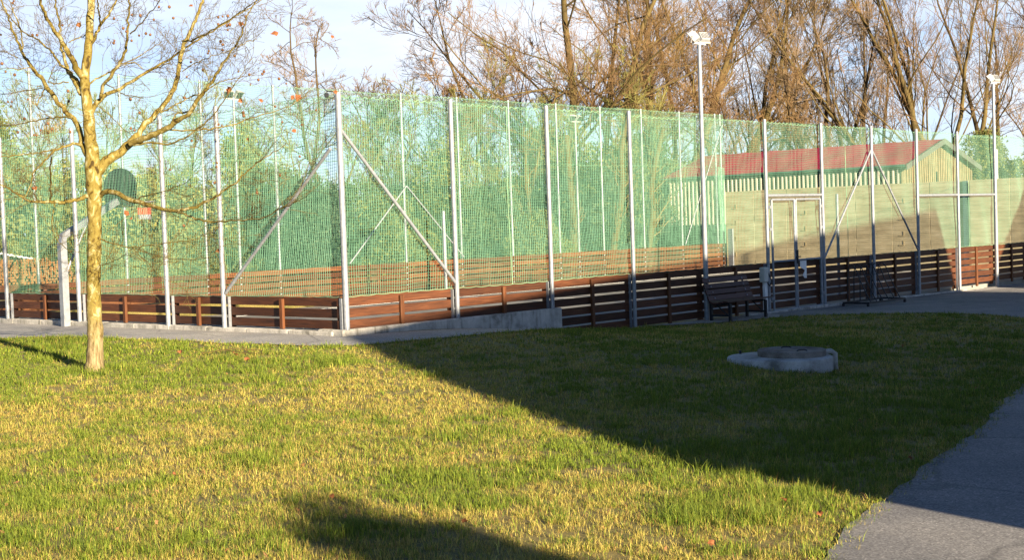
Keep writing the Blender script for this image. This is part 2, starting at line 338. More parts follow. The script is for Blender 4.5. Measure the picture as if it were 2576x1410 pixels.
def tubes(P,Rd,n=3):
    """P (N,k,3), Rd (N,k) -> verts, quads"""
    Nn,k,_=P.shape
    T=np.gradient(P,axis=1); T/=np.linalg.norm(T,axis=2)[...,None]+1e-9
    m=T.mean(axis=1); m/=np.linalg.norm(m,axis=1)[:,None]+1e-9
    ref=np.where((np.abs(m[:,2])<.8)[:,None],np.array([0,0,1.]),np.array([1.,0,0]))[:,None,:]
    A=np.cross(T,np.broadcast_to(ref,T.shape)); A/=np.linalg.norm(A,axis=2)[...,None]+1e-9
    B=np.cross(T,A)
    w=2*np.pi*np.arange(n)/n
    V=P[:,:,None,:]+Rd[:,:,None,None]*(np.cos(w)[None,None,:,None]*A[:,:,None,:]+np.sin(w)[None,None,:,None]*B[:,:,None,:])
    idx=np.arange(Nn*k*n).reshape(Nn,k,n)
    a=idx[:,:-1,:];b=np.roll(idx,-1,axis=2)[:,:-1,:];c=np.roll(idx,-1,axis=2)[:,1:,:];d=idx[:,1:,:]
    F=np.stack([a,b,c,d],-1).reshape(-1,4)
    return V.reshape(-1,3),F
def join(parts):
    V=[];F=[];o=0
    for v,f in parts: V.append(v);F.append(f+o);o+=len(v)
    return np.concatenate(V),np.concatenate(F)

# ------------------------------------------------------------------ ground, lawn, paths
def wob(n,amp,seed):
    q=np.random.default_rng(seed); a=q.normal(0,1,n+8); return amp*np.convolve(a,np.ones(3)/1.7,'same')[4:n+4]
def dens(poly,step):
    out=[]
    for a,b in zip(poly[:-1],poly[1:]):
        a=np.array(a,float);b=np.array(b,float);m=max(1,int(np.linalg.norm(b-a)/step))
        out+=[a+(b-a)*i/m for i in range(m)]
    out.append(np.array(poly[-1],float)); return np.array(out)
def ragged(poly,seed,amp=.05):
    p=dens(poly,.12); w=wob(len(p),amp,seed); t=np.gradient(p,axis=0); t/=np.linalg.norm(t,axis=1)[:,None]
    return p+np.c_[-t[:,1],t[:,0]]*w[:,None]
def inside(poly,x,y):
    poly=np.asarray(poly); r=np.zeros(len(x),bool); n=len(poly); j=n-1
    for i in range(n):
        xi,yi=poly[i];xj,yj=poly[j]
        if yi!=yj:
            c=((yi>y)!=(yj>y))&(x<(xj-xi)*(y-yi)/(yj-yi)+xi); r^=c
        j=i
    return r
def sheet(name,poly,mat,dz,step=.5,kind='structure'):
    poly=np.asarray(poly); mn=poly.min(0);mx=poly.max(0)
    gx,gy=np.meshgrid(np.arange(mn[0],mx[0],step)+.13,np.arange(mn[1],mx[1],step)+.11); gx=gx.ravel();gy=gy.ravel()
    k=inside(poly,gx,gy); pts=[Vector(p) for p in poly]+[Vector((a,b)) for a,b in zip(gx[k],gy[k])]
    n=len(poly)
    v,e,f,_,_,_=delaunay_2d_cdt(pts,[(i,(i+1)%n) for i in range(n)],[list(range(n))],1,1e-4)
    V=np.array([(q.x,q.y) for q in v]); Z=gh(V[:,0],V[:,1])+dz
    F=[q for q in f if len(q)==3]
    o=mesh_np(name,np.c_[V,Z],[np.array(F)],mat,smooth=True,origin=(0,0,0)); tag(o,kind=kind); return o
def axis(lo,hi,a,b,f,c):
    return np.unique(np.round(np.r_[np.linspace(-420,lo,12)[:-1],np.arange(lo,a,c),np.arange(a,b,f),np.arange(b,hi,c),np.linspace(hi,420,12)],4))
xs=axis(-60,60,-16,21,.2,2.); ys=axis(-60,110,4,48,.2,2.)
GX,GY=np.meshgrid(xs,ys)
GZ=gh(GX,GY)
q=np.stack([GX-C0[0],GY-C0[1]],-1); S_=q@AR; T_=q@AL
inr=(S_>.45)&(S_<L_-.1)&(T_>.45)&(T_<W_-.2)
GZ=np.where(inr,-2.5,GZ)
nx,ny=len(xs),len(ys); idx=np.arange(nx*ny).reshape(ny,nx)
GF=np.stack([idx[:-1,:-1],idx[:-1,1:],idx[1:,1:],idx[1:,:-1]],-1).reshape(-1,4)
tag(mesh_np('ground',np.c_[GX.ravel(),GY.ravel(),GZ.ravel()],GF,M['ground'],smooth=True,origin=(0,0,0)),kind='structure')

edgeL=[(-40,33.0),(-20,25.6),(-12,22.9),(-8.08,21.75),(-7.49,21.75),(-6.77,21.45),(-5.56,20.5),(-3.8,19.05),(-2.89,18.5),(-2.18,18.3),(-1.77,18.5),(-.78,19.25),(.04,20.45),(.62,22.0)]
edgeR=[(4.30,26.2),(4.62,26.35),(5.06,26.7),(5.88,26.95),(6.68,27.05),(8.17,26.85),(8.9,26.0),(9.14,24.75),(9.1,22.5),(8.1,19.2),(6.6,16.6),(5.29,14.35),(4.54,12.8),(3.51,10.6),(2.72,9.2),(2.11,8.05),(1.89,7.6),(1.7,7.25),(1.48,6.75),(1.0,5.5),(.2,3.0),(-.8,0),(-2,-5)]
farL=[FL(37,.1,0)[:2],FL(0,.06,0)[:2],FR(0,.06,0)[:2],FR(4.66,.06,0)[:2]]
rl=ragged(edgeL,3,.02); rr=ragged(edgeR,4,.018); EDGE_L,EDGE_R=rl,rr
pathL=np.vstack([np.array(farL),[(.72,22.85)],rl[::-1]])
sheet('footpath',pathL,M['asphalt_pale'],.012,.6)
farR=np.array([FR(11.0,.16,0)[:2],FR(16,.16,0)[:2],FR(34,.16,0)[:2],(19.5,44),(30,36),(26,15),(17,0),(12,-14),(0,-14)])
pathR=np.vstack([farR,rr[::-1]])
sheet('asphalt_path',pathR,M['asphalt'],.012,.6)
# gravel strip under the bench
gp=np.vstack([[FR(7.4,.02,0)[:2],FR(10.95,.02,0)[:2],FR(10.95,.5,0)[:2]],ragged([FR(10.3,.85,0)[:2],FR(8.6,.6,0)[:2],FR(7.4,.2,0)[:2]],9,.04)])
sheet('gravel_strip',gp,M['gravel'],.018,.4)

# grass blades: one object
def vnoise(x,y,sc,seed):
    q=np.random.default_rng(seed); G=q.random((128,128))
    u=x/sc+37.3;v=y/sc+11.7; i=np.floor(u).astype(int);j=np.floor(v).astype(int);a=u-i;b=v-j
    a=a*a*(3-2*a);b=b*b*(3-2*b);i%=128;j%=128;i2=(i+1)%128;j2=(j+1)%128
    return (G[j,i]*(1-a)+G[j,i2]*a)*(1-b)+(G[j2,i]*(1-a)+G[j2,i2]*a)*b
def fbm(x,y,sc,seed,o=4):
    r=0;w=1;t=0
    for k in range(o): r=r+w*vnoise(x,y,sc/2**k,seed+k);t+=w;w*=.55
    return r/t
pl_poly=np.vstack([np.array(farL),[(.72,22.85)],np.array(edgeL)[::-1]]); pr_poly=np.vstack([farR,np.array(edgeR)[::-1]])
TREE=np.array([-5.13,16.85]); MH=np.array([*at(1962,912,15.85)[:2]])
def grass():
    cols=[];Vs=[];Fs=[];o=0
    q=np.random.default_rng(11)
    for y0,y1,dn,wd,per in ((5.6,9,760,.0026,16),(9,13,500,.0033,15),(13,18,310,.0045,14),(18,28,165,.0068,13)):
        hw0=.43*y0+1.2;hw1=.43*y1+1.2
        n=int((hw0+hw1)*(y1-y0)*dn)
        ty=q.uniform(y0,y1,n); tx=q.uniform(-1,1,n)*(.43*ty+1.2)
        # tufts: a centre, a size, a habit; blades radiate from the centre
        p1=fbm(tx,ty,1.1,1); p2=fbm(tx,ty,.34,20); p3=fbm(tx,ty,.13,40,2); p4=fbm(tx,ty,5.5,60)
        gsh=np.clip((.42*p1+.36*p2+.22*p3+.42*(p4-.5)-.47)*8.5+.45+q.normal(0,.12,n),0,1)
        for gx_,gy_,rx_,ry_,am in ((-3.6,13.2,1.9,1.5,-.45),(-1.6,13.4,1.2,1.0,-.35),(-.9,10.7,1.3,.7,.45),(-2.4,8.0,1.3,.9,.40),(-4.2,18.0,2.6,.9,.40),(1.65,8.0,.5,.8,.45),(.5,8.5,.6,.6,-.30),(-2.6,10.6,1.2,.7,-.15),(.6,12.8,1.6,1.6,.2),(3.6,13.6,1.2,1.0,-.25)):
            gsh=gsh+am*np.exp(-((tx-gx_)/rx_)**2-((ty-gy_)/ry_)**2)
        gsh=np.clip(gsh,0,1)
        tall=np.clip((fbm(tx,ty,.5,90)-.50)*5,0,1)
        size=q.uniform(.7,1.25,n)*(1+.75*tall*gsh)
        for sx,sy,sr in ((-3.6,17.35,.34),(-3.1,17.0,.16),(-2.2,16.6,.22),(-2.75,15.4,.30),(-3.6,16.3,.2),(-5.4,16.9,.3),(-4.7,16.8,.25),(-.9,15.2,.25),(-4.9,14.0,.2),(1.5,8.3,.25),(1.35,7.7,.25),(-1.9,10.0,.3),(-.5,10.9,.3)):
            m=np.exp(-(((tx-sx)/sr)**2+((ty-sy)/sr)**2)*1.6); gsh=np.maximum(gsh,m*1.1); size*=1+.9*m
        soil=np.clip((fbm(tx,ty,.75,130)-.60)*9,0,1)                 # thin worn spots
        keep=q.random(n)<np.clip(.66+.8*(p3-.3)+.2*gsh-.38*soil,.2,1)
        tx,ty,gsh,size=[a[keep] for a in (tx,ty,gsh,size)]; edge=np.zeros(len(tx),bool)
        # matted dead growth creeping over the asphalt edges
        for ep,sd in ((EDGE_L,1),(EDGE_R,1)):
            e=ep[(ep[:,1]>=y0)&(ep[:,1]<y1)&(np.abs(ep[:,0])<.5*ep[:,1]+2)]
            if len(e)<2: continue
            kk=np.repeat(np.arange(len(e)),5); ex_=e[kk]+q.normal(0,.055,(len(kk),2))
            tx=np.r_[tx,ex_[:,0]];ty=np.r_[ty,ex_[:,1]];gsh=np.r_[gsh,np.clip(q.normal(.35,.3,len(kk)),0,1)];size=np.r_[size,q.uniform(.5,1.15,len(kk))];edge=np.r_[edge,np.ones(len(kk),bool)]
        k=q.poisson(per,len(tx)); idx=np.repeat(np.arange(len(tx)),k); n=len(idx)
        az=q.uniform(0,2*np.pi,n); rr=np.abs(q.normal(0,.026,n))*size[idx]
        x=tx[idx]+rr*np.cos(az); y=ty[idx]+rr*np.sin(az); g_=gsh[idx]; sz=size[idx]
        kk=~inside(pl_poly,x+q.normal(0,.03,n),y+q.normal(0,.03,n)); kk&=~inside(pr_poly,x+q.normal(0,.035,n),y+q.normal(0,.035,n)); kk|=edge[idx]; kk&=~inside(gp,x,y)
        d=np.c_[x,y]-C0; s=d@AR;t=d@AL
        kk&=~((s>-.16)&(t>-.16)); kk&=~((s>-.2)&(s<4.9)&(t>-.25))
        kk&=np.hypot(x-TREE[0],y-TREE[1])>.1; kk&=np.hypot(x-MH[0],y-MH[1])>.60
        x,y,g_,sz,az=[a[kk] for a in (x,y,g_,sz,az)]; n=len(x)
        isg=q.random(n)<g_*.80+.15
        h=np.where(isg,q.gamma(7,.0052,n),q.gamma(5,.0068,n))*sz; h=np.clip(h,.010,.12)
        lean=np.where(isg,np.abs(q.normal(.25,.32,n)),np.abs(q.normal(.75,.45,n))); lean=np.clip(lean,0,1.5)
        curl=q.uniform(.0,.7,n)
        az=az+q.normal(0,.5,n)
        w=wd*np.where(isg,q.uniform(.7,1.35,n),q.uniform(.5,1.05,n))
        dx=np.cos(az);dy=np.sin(az); tw=az+np.pi/2+q.normal(0,.6,n)
        z=gh(x,y)-.004
        l1=lean*.55; l2=np.clip(lean+curl,0,1.65)
        b0=np.c_[x,y,z]
        m1=b0+np.c_[dx*np.sin(l1),dy*np.sin(l1),np.cos(l1)]*(h*.55)[:,None]
        tp=m1+np.c_[dx*np.sin(l2),dy*np.sin(l2),np.cos(l2)]*(h*.5)[:,None]
        wv=np.c_[np.cos(tw),np.sin(tw),np.zeros(n)]*w[:,None]
        V=np.stack([b0-wv*.45,b0+wv*.45,m1-wv*.45,m1+wv*.45,tp],1)
        gv=q.lognormal(0,.22,n)[:,None]; mix=q.beta(1.2,1.2,n)[:,None]
        cg=(np.array([.048,.10,.010])*(1-mix)+np.array([.22,.265,.024])*mix)*gv
        cs=(np.array([.29,.225,.042])*(1-mix)+np.array([.54,.44,.115])*mix)*gv
        red=(q.random(n)<.10)[:,None]; cs=np.where(red,np.array([.27,.13,.05])*gv,cs)
        c=np.clip(np.where(isg[:,None],cg,cs),0,.7)
        c5=np.repeat(c[:,None,:],5,1); c5[:,4,:]=c5[:,4,:]*.8+np.array([.42,.33,.12])*.2
        i=np.arange(n)[:,None]*5+o
        Vs.append(V.reshape(-1,3));cols.append(c5.reshape(-1,3)); Fs.append((i+np.array([0,1,3,2]),i+np.array([2,3,4]))); o+=n*5
    # crumbs of leaf litter among the blades
    n=420; y=q.uniform(6,24,n); x=q.uniform(-1,1,n)*(.42*y+.6); k=~inside(pl_poly,x,y)&~inside(pr_poly,x,y)&(np.hypot(x-MH[0],y-MH[1])>.7); dd=np.c_[x,y]-C0; k&=~((dd@AR>-.3)&(dd@AL>-.3)); x=x[k];y=y[k];n=len(x)
    c0=np.c_[x,y,gh(x,y)+q.uniform(.012,.04,n)]; a=q.uniform(0,6.28,n); r=q.uniform(.008,.024,n); u=np.c_[np.cos(a),np.sin(a),q.normal(0,.5,n)]*r[:,None]; v=np.c_[-np.sin(a),np.cos(a),q.normal(0,.5,n)]*r[:,None]*.7
    V5=np.stack([c0-u,c0-v,c0+v*.9,c0+u*.3,c0+u],1); cc=(np.array([.20,.09,.035])+q.random((n,1))*np.array([.22,.13,.06])); i=np.arange(n)[:,None]*5+o
    Vs.append(V5.reshape(-1,3)); cols.append(np.repeat(cc[:,None,:],5,1).reshape(-1,3)); Fs.append((i+np.array([0,1,3,2]),i+np.array([1,4,3]))); o+=n*5
    V=np.concatenate(Vs); F4=np.concatenate([f[0] for f in Fs]);F3=np.concatenate([f[1] for f in Fs])
    tag(mesh_np('grass',V,[F4,F3],M['grass'],origin=(0,0,0),col=np.concatenate(cols)),kind='stuff'); print('grass verts',len(V))
grass()

# fallen leaves on the lawn and the path
def leaf_mesh(seed,s=.06):
    q=np.random.default_rng(seed); n=15; a=np.linspace(0,2*np.pi,n,endpoint=False); r=s*(.55+.45*np.abs(np.cos(a*2.5)))*q.uniform(.85,1.1,n)
    v=np.c_[r*np.cos(a),r*np.sin(a),.3*s*np.sin(a*2+q.random())+.25*r]; v=np.vstack([v,[[0,0,0]]])
    return v,np.array([[i,(i+1)%n,n] for i in range(n)])
leafdata=[leaf_mesh(i) for i in range(3)]
fl=None
LEAFPOS=[((622,917),'curled orange leaf lying in the grass right of the dark tuft'),((592,903),'small orange leaf beside the dry twigs on the sunlit lawn'),((835,1272),'pale pink brown leaf standing upright where the lower shadow begins'),((1790,1395),'brown leaf on the sunlit grass near the asphalt corner at the bottom'),((2290,1175),'dull leaf in the shaded grass by the path edge'),((455,896),'brown leaf in the grass between plane tree and rank tuft'),((2063,1318),'small red brown leaf in sunlit grass beside the asphalt'),((1972,1282),'orange leaf in sunlit grass just under the shadow edge'),((440,1215),'reddish leaf on the lawn below the plane tree'),((1170,1338),'brown leaf inside the soft shadow patch at the bottom')]
def ghit(px,py):
    v=ray(px,py)
    for Y in np.arange(4,60,.02):
        P=v*(Y/v[1])
        if P[2]<g1(P[0],P[1]): return P
for i,((px,py),lab) in enumerate(LEAFPOS):
    P=ghit(px,py); v,f=leafdata[i%3]
    o=mesh_np('fallen_leaf',v*(.70 if P[1]>12 else .34),f,M['deadleaf'],origin=(0,0,0)); o.location=(P[0],P[1],P[2]+.055)
    o.rotation_euler=(R_(35+20*random.random()),R_(random.uniform(-30,30)),random.random()*6)
    tag(o,lab,'leaf','fallen leaves on the lawn')
o=MB(); P=ghit(575,897)
for a,b,c in (((-.35,.0,.05),(.05,.03,.09),(.45,.1,.05)),((-.05,.03,.08),(.2,-.12,.05),(.5,-.3,.04)),((-.3,.05,.05),(0,.2,.08),(.3,.32,.05))):
    o.tube([P+np.array(a),P+np.array(b),P+np.array(c)],[.007,.006,.003],5)
tag(o.build('fallen_twig',M['plane_twig']),'dry forked twig lying on the lawn right of the rank tuft','twig')

# ------------------------------------------------------------------ rink
m=MB(); m.box(FR,.1,L_-.1,-W_+.1,-.12,-2.35,-1.965); tag(m.build('court_floor',M['rinkfloor']),kind='structure')
m=MB()
for a0,a1,b0,b1 in ((.9,29.4,-1.35,-1.29),(.9,29.4,-12.2,-12.14),(.9,.96,-12.2,-1.29),(29.3,29.36,-12.2,-1.29),(14.9,14.96,-12.2,-1.29),(6.4,6.46,-12.2,-1.29),(23,23.06,-12.2,-1.29),(3,3.06,-9,-4),(.96,3.0,-9.0,-8.94),(.96,3.0,-4.06,-4.0)):
    m.box(FR,a0,a1,b0,b1,-1.966,-1.961)
tag(m.build('court_lines',M['line']),kind='structure')

# retaining wall and kerbs
def wall_run(m,fr,a0,a1,b0,b1,zt,zb,step):
    a=a0
    while a<a1-1e-3:
        e=min(a1,a+step); m.box(fr,a,e-.006,b0,b1,zb,zt+random.uniform(-.004,.004),bev=.012,shift=(0,0,0)); a=e
m=MB(); wall_run(m,FR,-.10,4.72,-.45,.10,-1.405,-2.2,2.41)
tag(m.build('retaining_wall',M['concrete']),'grey stained concrete retaining wall rising out of the path at the corner of the rink','wall')
m=MB(); wall_run(m,FL,.11,13.5,-.45,.12,-1.425,-2.2,1.0)
tag(m.build('kerb',M['concrete']),kind='structure')
m=MB(); wall_run(m,FR,10.2,13.5,.03,.16,-1.925,-2.2,1.0)
for a in np.arange(13.5,33,1.0):
    z=-1.93-.0045*(a-13.5)*3; m.box(FR,a,a+.99,.03,.16,-2.3,z+random.uniform(-.004,.004),bev=.012,shift=(0,0,0))
tag(m.build('kerb',M['concrete']),kind='structure')

def planks(name,fr,a0,a1,b,parent,mat,n=6,zt=-.952,pitch=.162,hgt=.127,th=.03):
    m=MB()
    for k in range(n):
        z=zt-k*pitch; j=random.uniform(-.004,.004)
        m.box(fr,a0+random.uniform(.002,.01),a1-random.uniform(.002,.01),b-th,b,z-hgt+j,z+j,bev=.005)
    return m.build(name,mat,parent)
def metal_post(fr,a,b,z0,z1,parent,r=.04,mat='galv'):
    m=MB(); p=fr(a,b,0); n=14
    m.tube([(p[0],p[1],z0),(p[0],p[1],z1-.03),(p[0],p[1],z1-.008),(p[0],p[1],z1)],[r,r,r*.95,r*.6],n)
    return smooth_angle(m.build('post',M[mat],parent))
def bracket(fr,a,b0,b1,z0,z1,parent):
    m=MB(); m.box(fr,a-.009,a+.009,b0+.002,b1,z0,z1); return m.build('post_bracket',M['galv_dull'],parent)
def wpost(fr,a,b0,b1,z0,z1,parent,w=.075):
    m=MB(); m.box(fr,a-w/2,a+w/2,b0,b1,z0,z1,bev=.006); return m.build('wooden_post',M['wood_post'],parent)
def brace(p,q,parent,r=.026):
    m=MB(); m.tube([p,q],r,10); return smooth_angle(m.build('brace',M['galv'],parent))

def net(fr,a0,a1,z0,z1,b,parent,cell=.045,r=.0024,ties=(),seed=0,sag=.012,name='net'):
    q=np.random.default_rng(seed); na=int((a1-a0)/cell); nz=int((z1-z0)/cell)
    ka=max(4,int((a1-a0)/.18)); kz=max(4,int((z1-z0)/.20))
    # a smooth wobble of the cloth shared by both string directions
    def wave(a,z):
        w=.018*np.sin(a*2.9+seed)+.012*np.sin(a*7.3+z*1.7)+.010*np.sin(z*3.1+a*.8)
        hz=-.018*np.sin(a*1.9+z*2.3+seed)-.010*np.sin(a*6.1-z*1.1)
        ha=.022*np.sin(z*1.3+a*.7)+.010*np.sin(z*4.2+a*2.1)
        if len(ties):
            t=np.array(ties); dd=np.abs(a[...,None]-t).min(-1); hz=hz-sag*np.clip(dd,0,1.1)*2.2*(np.clip((z1-z)/(z1-z0),0,1)*.5+.2)
            # the bottom edge is pulled up between the posts and down at the ties
            hz=hz+.10*np.exp(-(z-z0)/.25)*np.clip((dd-.1)*3,-.2,.12)
        return w,ha,hz
    A=np.linspace(a0,a1,na+1)[:,None]*np.ones(kz); Z=np.ones(na+1)[:,None]*np.linspace(z0,z1,kz)
    A2=np.ones(nz+1)[:,None]*np.linspace(a0,a1,ka); Z2=np.linspace(z0,z1,nz+1)[:,None]*np.ones(ka)
    out=[]
    for a,z in ((A,Z),(A2,Z2)):
        w,ha,hz=wave(a,z); ja=q.normal(0,.0015,a.shape)
        aa=np.clip(a+ha+ja,a0,a1); zz=z+hz
        P=np.stack([fr.o[0]+fr.ex[0]*aa+fr.ey[0]*(b+w),fr.o[1]+fr.ex[1]*aa+fr.ey[1]*(b+w),zz],-1)
        out.append(tubes(P,np.full(a.shape,r),3))
    V,F=join(out); return mesh_np(name,V,F,M['net'],parent)
def rope(fr,a0,a1,z,b,parent,per=.15,amp=.038,r=.0052,slope=0):
    k=int((a1-a0)/per*6)+2; a=np.linspace(a0,a1,k); ph=(a-a0)/per
    zz=z-amp*4*(ph%1)*(1-ph%1)+slope*(a-a0)+.008*np.sin(a*1.3)
    P=np.stack([fr.o[0]+fr.ex[0]*a+fr.ey[0]*b,fr.o[1]+fr.ex[1]*a+fr.ey[1]*b,zz],-1)[None]
    V,F=tubes(P,np.full((1,k),r),4); return mesh_np('edge_rope',V,F,M['rope'],parent)
def seam(fr,a,z0,z1,b,parent):
    z=np.linspace(z0,z1,20); aa=a+.02*np.sin(z*2.1+a); P=np.stack([fr.o[0]+fr.ex[0]*aa+fr.ey[0]*b,fr.o[1]+fr.ex[1]*aa+fr.ey[1]*b,z],-1)[None]
    V,F=tubes(P,np.full((1,20),.006),4); return mesh_np('seam_cord',V,F,M['rope'],parent)

ZT,ZB,ZG=1.95,-.952,-1.98
# --- right (long) side
SP=2.2496
px=[i*SP for i in range(14)]
rf=thing('net_fence','long green net fence with steel posts over brown board rail, running right from the corner','fence',(*FR(0,0,-1.5),))
for i,a in enumerate(px):
    base=-1.41 if i<=2 else -2.05
    if i in (4,10): pass
    else:
        metal_post(FR,a,.075,base,ZT,rf,.043 if i==0 else .036)
        bracket(FR,a-.055,.0,.05,base,ZB-.005,rf)
    if i>0: wpost(FR,a,-.11,-.032,ZG,ZB-.02,rf,.09)
for i in range(13):
    a0,a1=px[i],px[i+1]
    planks('board_panel',FR,a0,a1,0,rf,M['wood'])
    if i!=5: wpost(FR,(a0+a1)/2,.002,.05,-1.41 if i<2 else ZG,ZB-.025,rf)
net(FR,.05,px[13],ZB+.01,ZT-.04,-.035,rf,ties=px,seed=1)
for i in range(13): rope(FR,px[i]+.02,px[i+1]-.02,ZT-.03-(.03 if i in(3,9) else 0),-.035,rf)
rope(FR,.05,px[13],ZB+.012,.006,rf,per=.30,amp=.012,r=.0045)
for a in (3.62,14.75,21.1): seam(FR,a,ZB,ZT-.05,-.03,rf)
brace(FR(.03,.075,1.42),FR(SP-.02,.075,-.86),rf)
brace(FR(px[7]-.03,.075,1.40),FR(px[6]+.03,.075,-.93),rf,.022); brace(FR(px[7]+.03,.075,1.40),FR(px[8]-.03,.075,-.93),rf,.022)
for a0,a1,z in ((px[5],px[6],.415),(px[8],px[9],.37),(px[9],px[10],.365)):
    m=MB(); m.tube([FR(a0+.03,.075,z),FR(a1-.03,.075,z)],.03,10); smooth_angle(m.build('crossbar',M['galv'],rf))
# --- left (short) side
lx=[0,2.67,4.17,6.84,9.35,11.9,13.44]
lf=thing('net_fence','short green net fence over dark board rail behind the plane tree, left of the corner','fence',(*FL(2,0,-1.45),))
for i,a in enumerate(lx[1:],1):
    metal_post(FL,a,.085,-1.43,ZT-(.0 if i!=1 else -.03),lf,.038)
    bracket(FL,a-.06,.0,.05,-1.43,ZB-.005,lf); wpost(FL,a,-.11,-.032,ZG,ZB-.02,lf,.09)
wpost(FL,.12,-.11,-.032,ZG,ZB-.02,lf,.09)
for i in range(6):
    a0,a1=lx[i],lx[i+1]
    planks('board_panel',FL,a0+.035,a1,-.002,lf,M['wood'],n=6)
    wpost(FL,(a0+a1)/2,.0,.05,-1.425,ZB-.025,lf)
net(FL,.05,13.4,ZB+.01,ZT-.04,-.04,lf,ties=lx,seed=5)
for i in range(6): rope(FL,lx[i]+.02,lx[i+1]-.02,ZT-.03,-.04,lf)
rope(FL,.05,13.4,ZB+.012,.004,lf,per=.30,amp=.012,r=.0045)
brace(FL(.04,.08,1.16),FL(2.62,.08,-.90),lf)
# --- back side
s0=9.65; bx=[s0+ (i)*2.257 for i in range(-4,10)]
bx=[.62]+[b for b in bx if .9<b<30]+[30.3]
KT=3.82
bf=thing('net_fence','tall two-tier green net fence along the far long side of the rink','fence',(*FB(5,0,-1.9),))
LIGHTB=[8.4,21.9]
for a in bx:
    if min(abs(a-b) for b in LIGHTB)<.9: continue
    metal_post(FB,a,.055,-2.0,KT,bf,.034)
for i in range(len(bx)-1):
    planks('board_panel',FB,bx[i],bx[i+1],-.0,bf,M['wood_inner'])
    wpost(FB,(bx[i]+bx[i+1])/2,.002,.06,ZG,ZB-.02,bf)
net(FB,0.05,30.35,ZB+.01,1.86,-.04,bf,seed=9,cell=.05,r=.0026)
net(FB,0.05,30.35,1.88,KT-.05,-.045,bf,seed=12,cell=.05,r=.0026,name='upper_net')
net(FB,29.92,30.33,ZB+.02,1.86,-.075,bf,cell=.021,r=.0026,seed=21,name='gathered_net')
rope(FB,.05,30.3,1.88,-.035,bf,per=.2,amp=.03,r=.0055)
for i in range(len(bx)-1): rope(FB,bx[i]+.02,bx[i+1]-.02,KT-.04,-.04,bf,per=.17,amp=.04,r=.006)
for a in (17.2,19.4): seam(FB,a,ZB,KT-.06,-.03,bf)
k=min(range(len(bx)),key=lambda i:abs(bx[i]-15.2))
ztop=1.2
brace(FB(bx[k],-.06,ztop),FB(bx[k-1]+.03,-.06,-.9),bf,.022); brace(FB(bx[k],-.06,ztop),FB(bx[k+1]-.03,-.06,-.9),bf,.022)
brace(FB(30.28,-.06,3.4),FB(bx[-3]+.02,-.06,-.9),bf,.02)
# --- gate in the right side
gt=thing('metal_gate','double leaf galvanised tube gate beside the bench, with latch','gate',(*FR(12.4,.08,-1.95),))
def leaf(a0,a1):
    m=MB(); z0,z1=-1.93,.33
    for a in (a0,a1): m.tube([FR(a,.085,z0),FR(a,.085,z1)],.024,8)
    for z in (z0,-.93,z1): m.tube([FR(a0,.085,z),FR(a1,.085,z)],.022,8)
    return smooth_angle(m.build('gate_leaf',M['galv'],gt))
l1=leaf(px[5]+.17,12.30); l2=leaf(12.36,px[6]-.13)
m=MB()
m.tube([FR(12.33,.12,-1.0),FR(12.33,.12,-.72)],.022,8); m.tube([FR(12.33,.13,-.86),FR(12.33,.19,-.86),FR(12.16,.19,-.86)],.011,6); m.build('latch',M['black_metal'],l1)
for a in (px[5]+.10,px[6]-.085):
    m=MB()
    for z in (-1.7,-.3,.15): m.box(FR,a-.045,a+.045,.06,.11,z,z+.06)
    m.build('hinge',M['galv_dull'],gt)
m=MB(); P=[(12.47,-.955),(12.72,-.955),(12.72,-1.32),(12.64,-1.32),(12.56,-1.26),(12.66,-1.16),(12.47,-1.08)]
vs=[FR(a,.09,z) for a,z in P]+[FR(a,.098,z) for a,z in P]; n=len(P)
m.add(vs,[tuple(range(n)),tuple(range(2*n-1,n-1,-1))]+[(i,(i+1)%n,n+(i+1)%n,n+i) for i in range(n)])
tag(m.build('notice',M['white_paint']),'torn white sheet fixed to the right leaf of the metal gate','sheet')

# ------------------------------------------------------------------ floodlight poles
def floodpole(label,loc,rot,top,base,heads,r=.05,glassy=False):
    t=thing('floodlight_pole',label,'light pole',(loc[0],loc[1],base),'floodlight poles round the rink')
    h=top-base
    m=MB(); m.tube([(loc[0],loc[1],base),(loc[0],loc[1],base+h*.5),(loc[0],loc[1],top)],[r,r*.9,r*.72],12); smooth_angle(m.build('pole',M['galv'],t))
    ca,sa=math.cos(rot),math.sin(rot); fr=Frame(loc,(ca,sa),(-sa,ca))      # local y = the way the lamps shine
    m=MB(); m.box(fr,-.19,.19,-.02,.02,top-.005,top+.03); m.build('arm',M['lamp_white'],t)
    for sx,yw in heads:
        c2,s2=math.cos(rot+yw),math.sin(rot+yw); p=fr(sx,0,0); hf=Frame(p[:2],(c2,s2),(-s2,c2))
        m=MB(); tl=R_(38)
        def tp(a,b,z): return hf(a,b*math.cos(tl)+z*math.sin(tl),top+.14+z*math.cos(tl)-b*math.sin(tl))
        def tb(a0,a1,b0,b1,z0,z1,mm,tap=1):
            a0,a1,b0,b1,z0,z1=[.78*u for u in (a0,a1,b0,b1,z0,z1)]; c=[(a,b,z) for z in (z0,z1) for a,b in ((a0*(tap if 1 else 1),b0),(a1*tap,b0),(a1,b1),(a0,b1))]
            mm.add([tp(*q) for q in c],[(0,3,2,1),(4,5,6,7),(0,1,5,4),(1,2,6,5),(2,3,7,6),(3,0,4,7)])
        tb(-.15,.15,-.06,.05,-.12,.12,m,.72)
        tb(-.165,.165,.05,.075,-.135,.135,m)
        for k in (-2,-1,0,1,2): tb(k*.04-.004,k*.04+.004,-.085,-.06,-.09,.09,m)
        h_=m.build('floodlight',M['lamp_white'],t)
        m=MB(); tb(-.145,.145,.0752,.08,-.115,.115,m); m.build('lamp_glass',M['lamp_glass'],h_)
        m=MB(); m.tube([tp(-.14,0,0),fr(sx-.12,0,top+.02),fr(sx+.12,0,top+.02),tp(.14,0,0)],.009,6); m.build('yoke',M['lamp_white'],t)
    return t
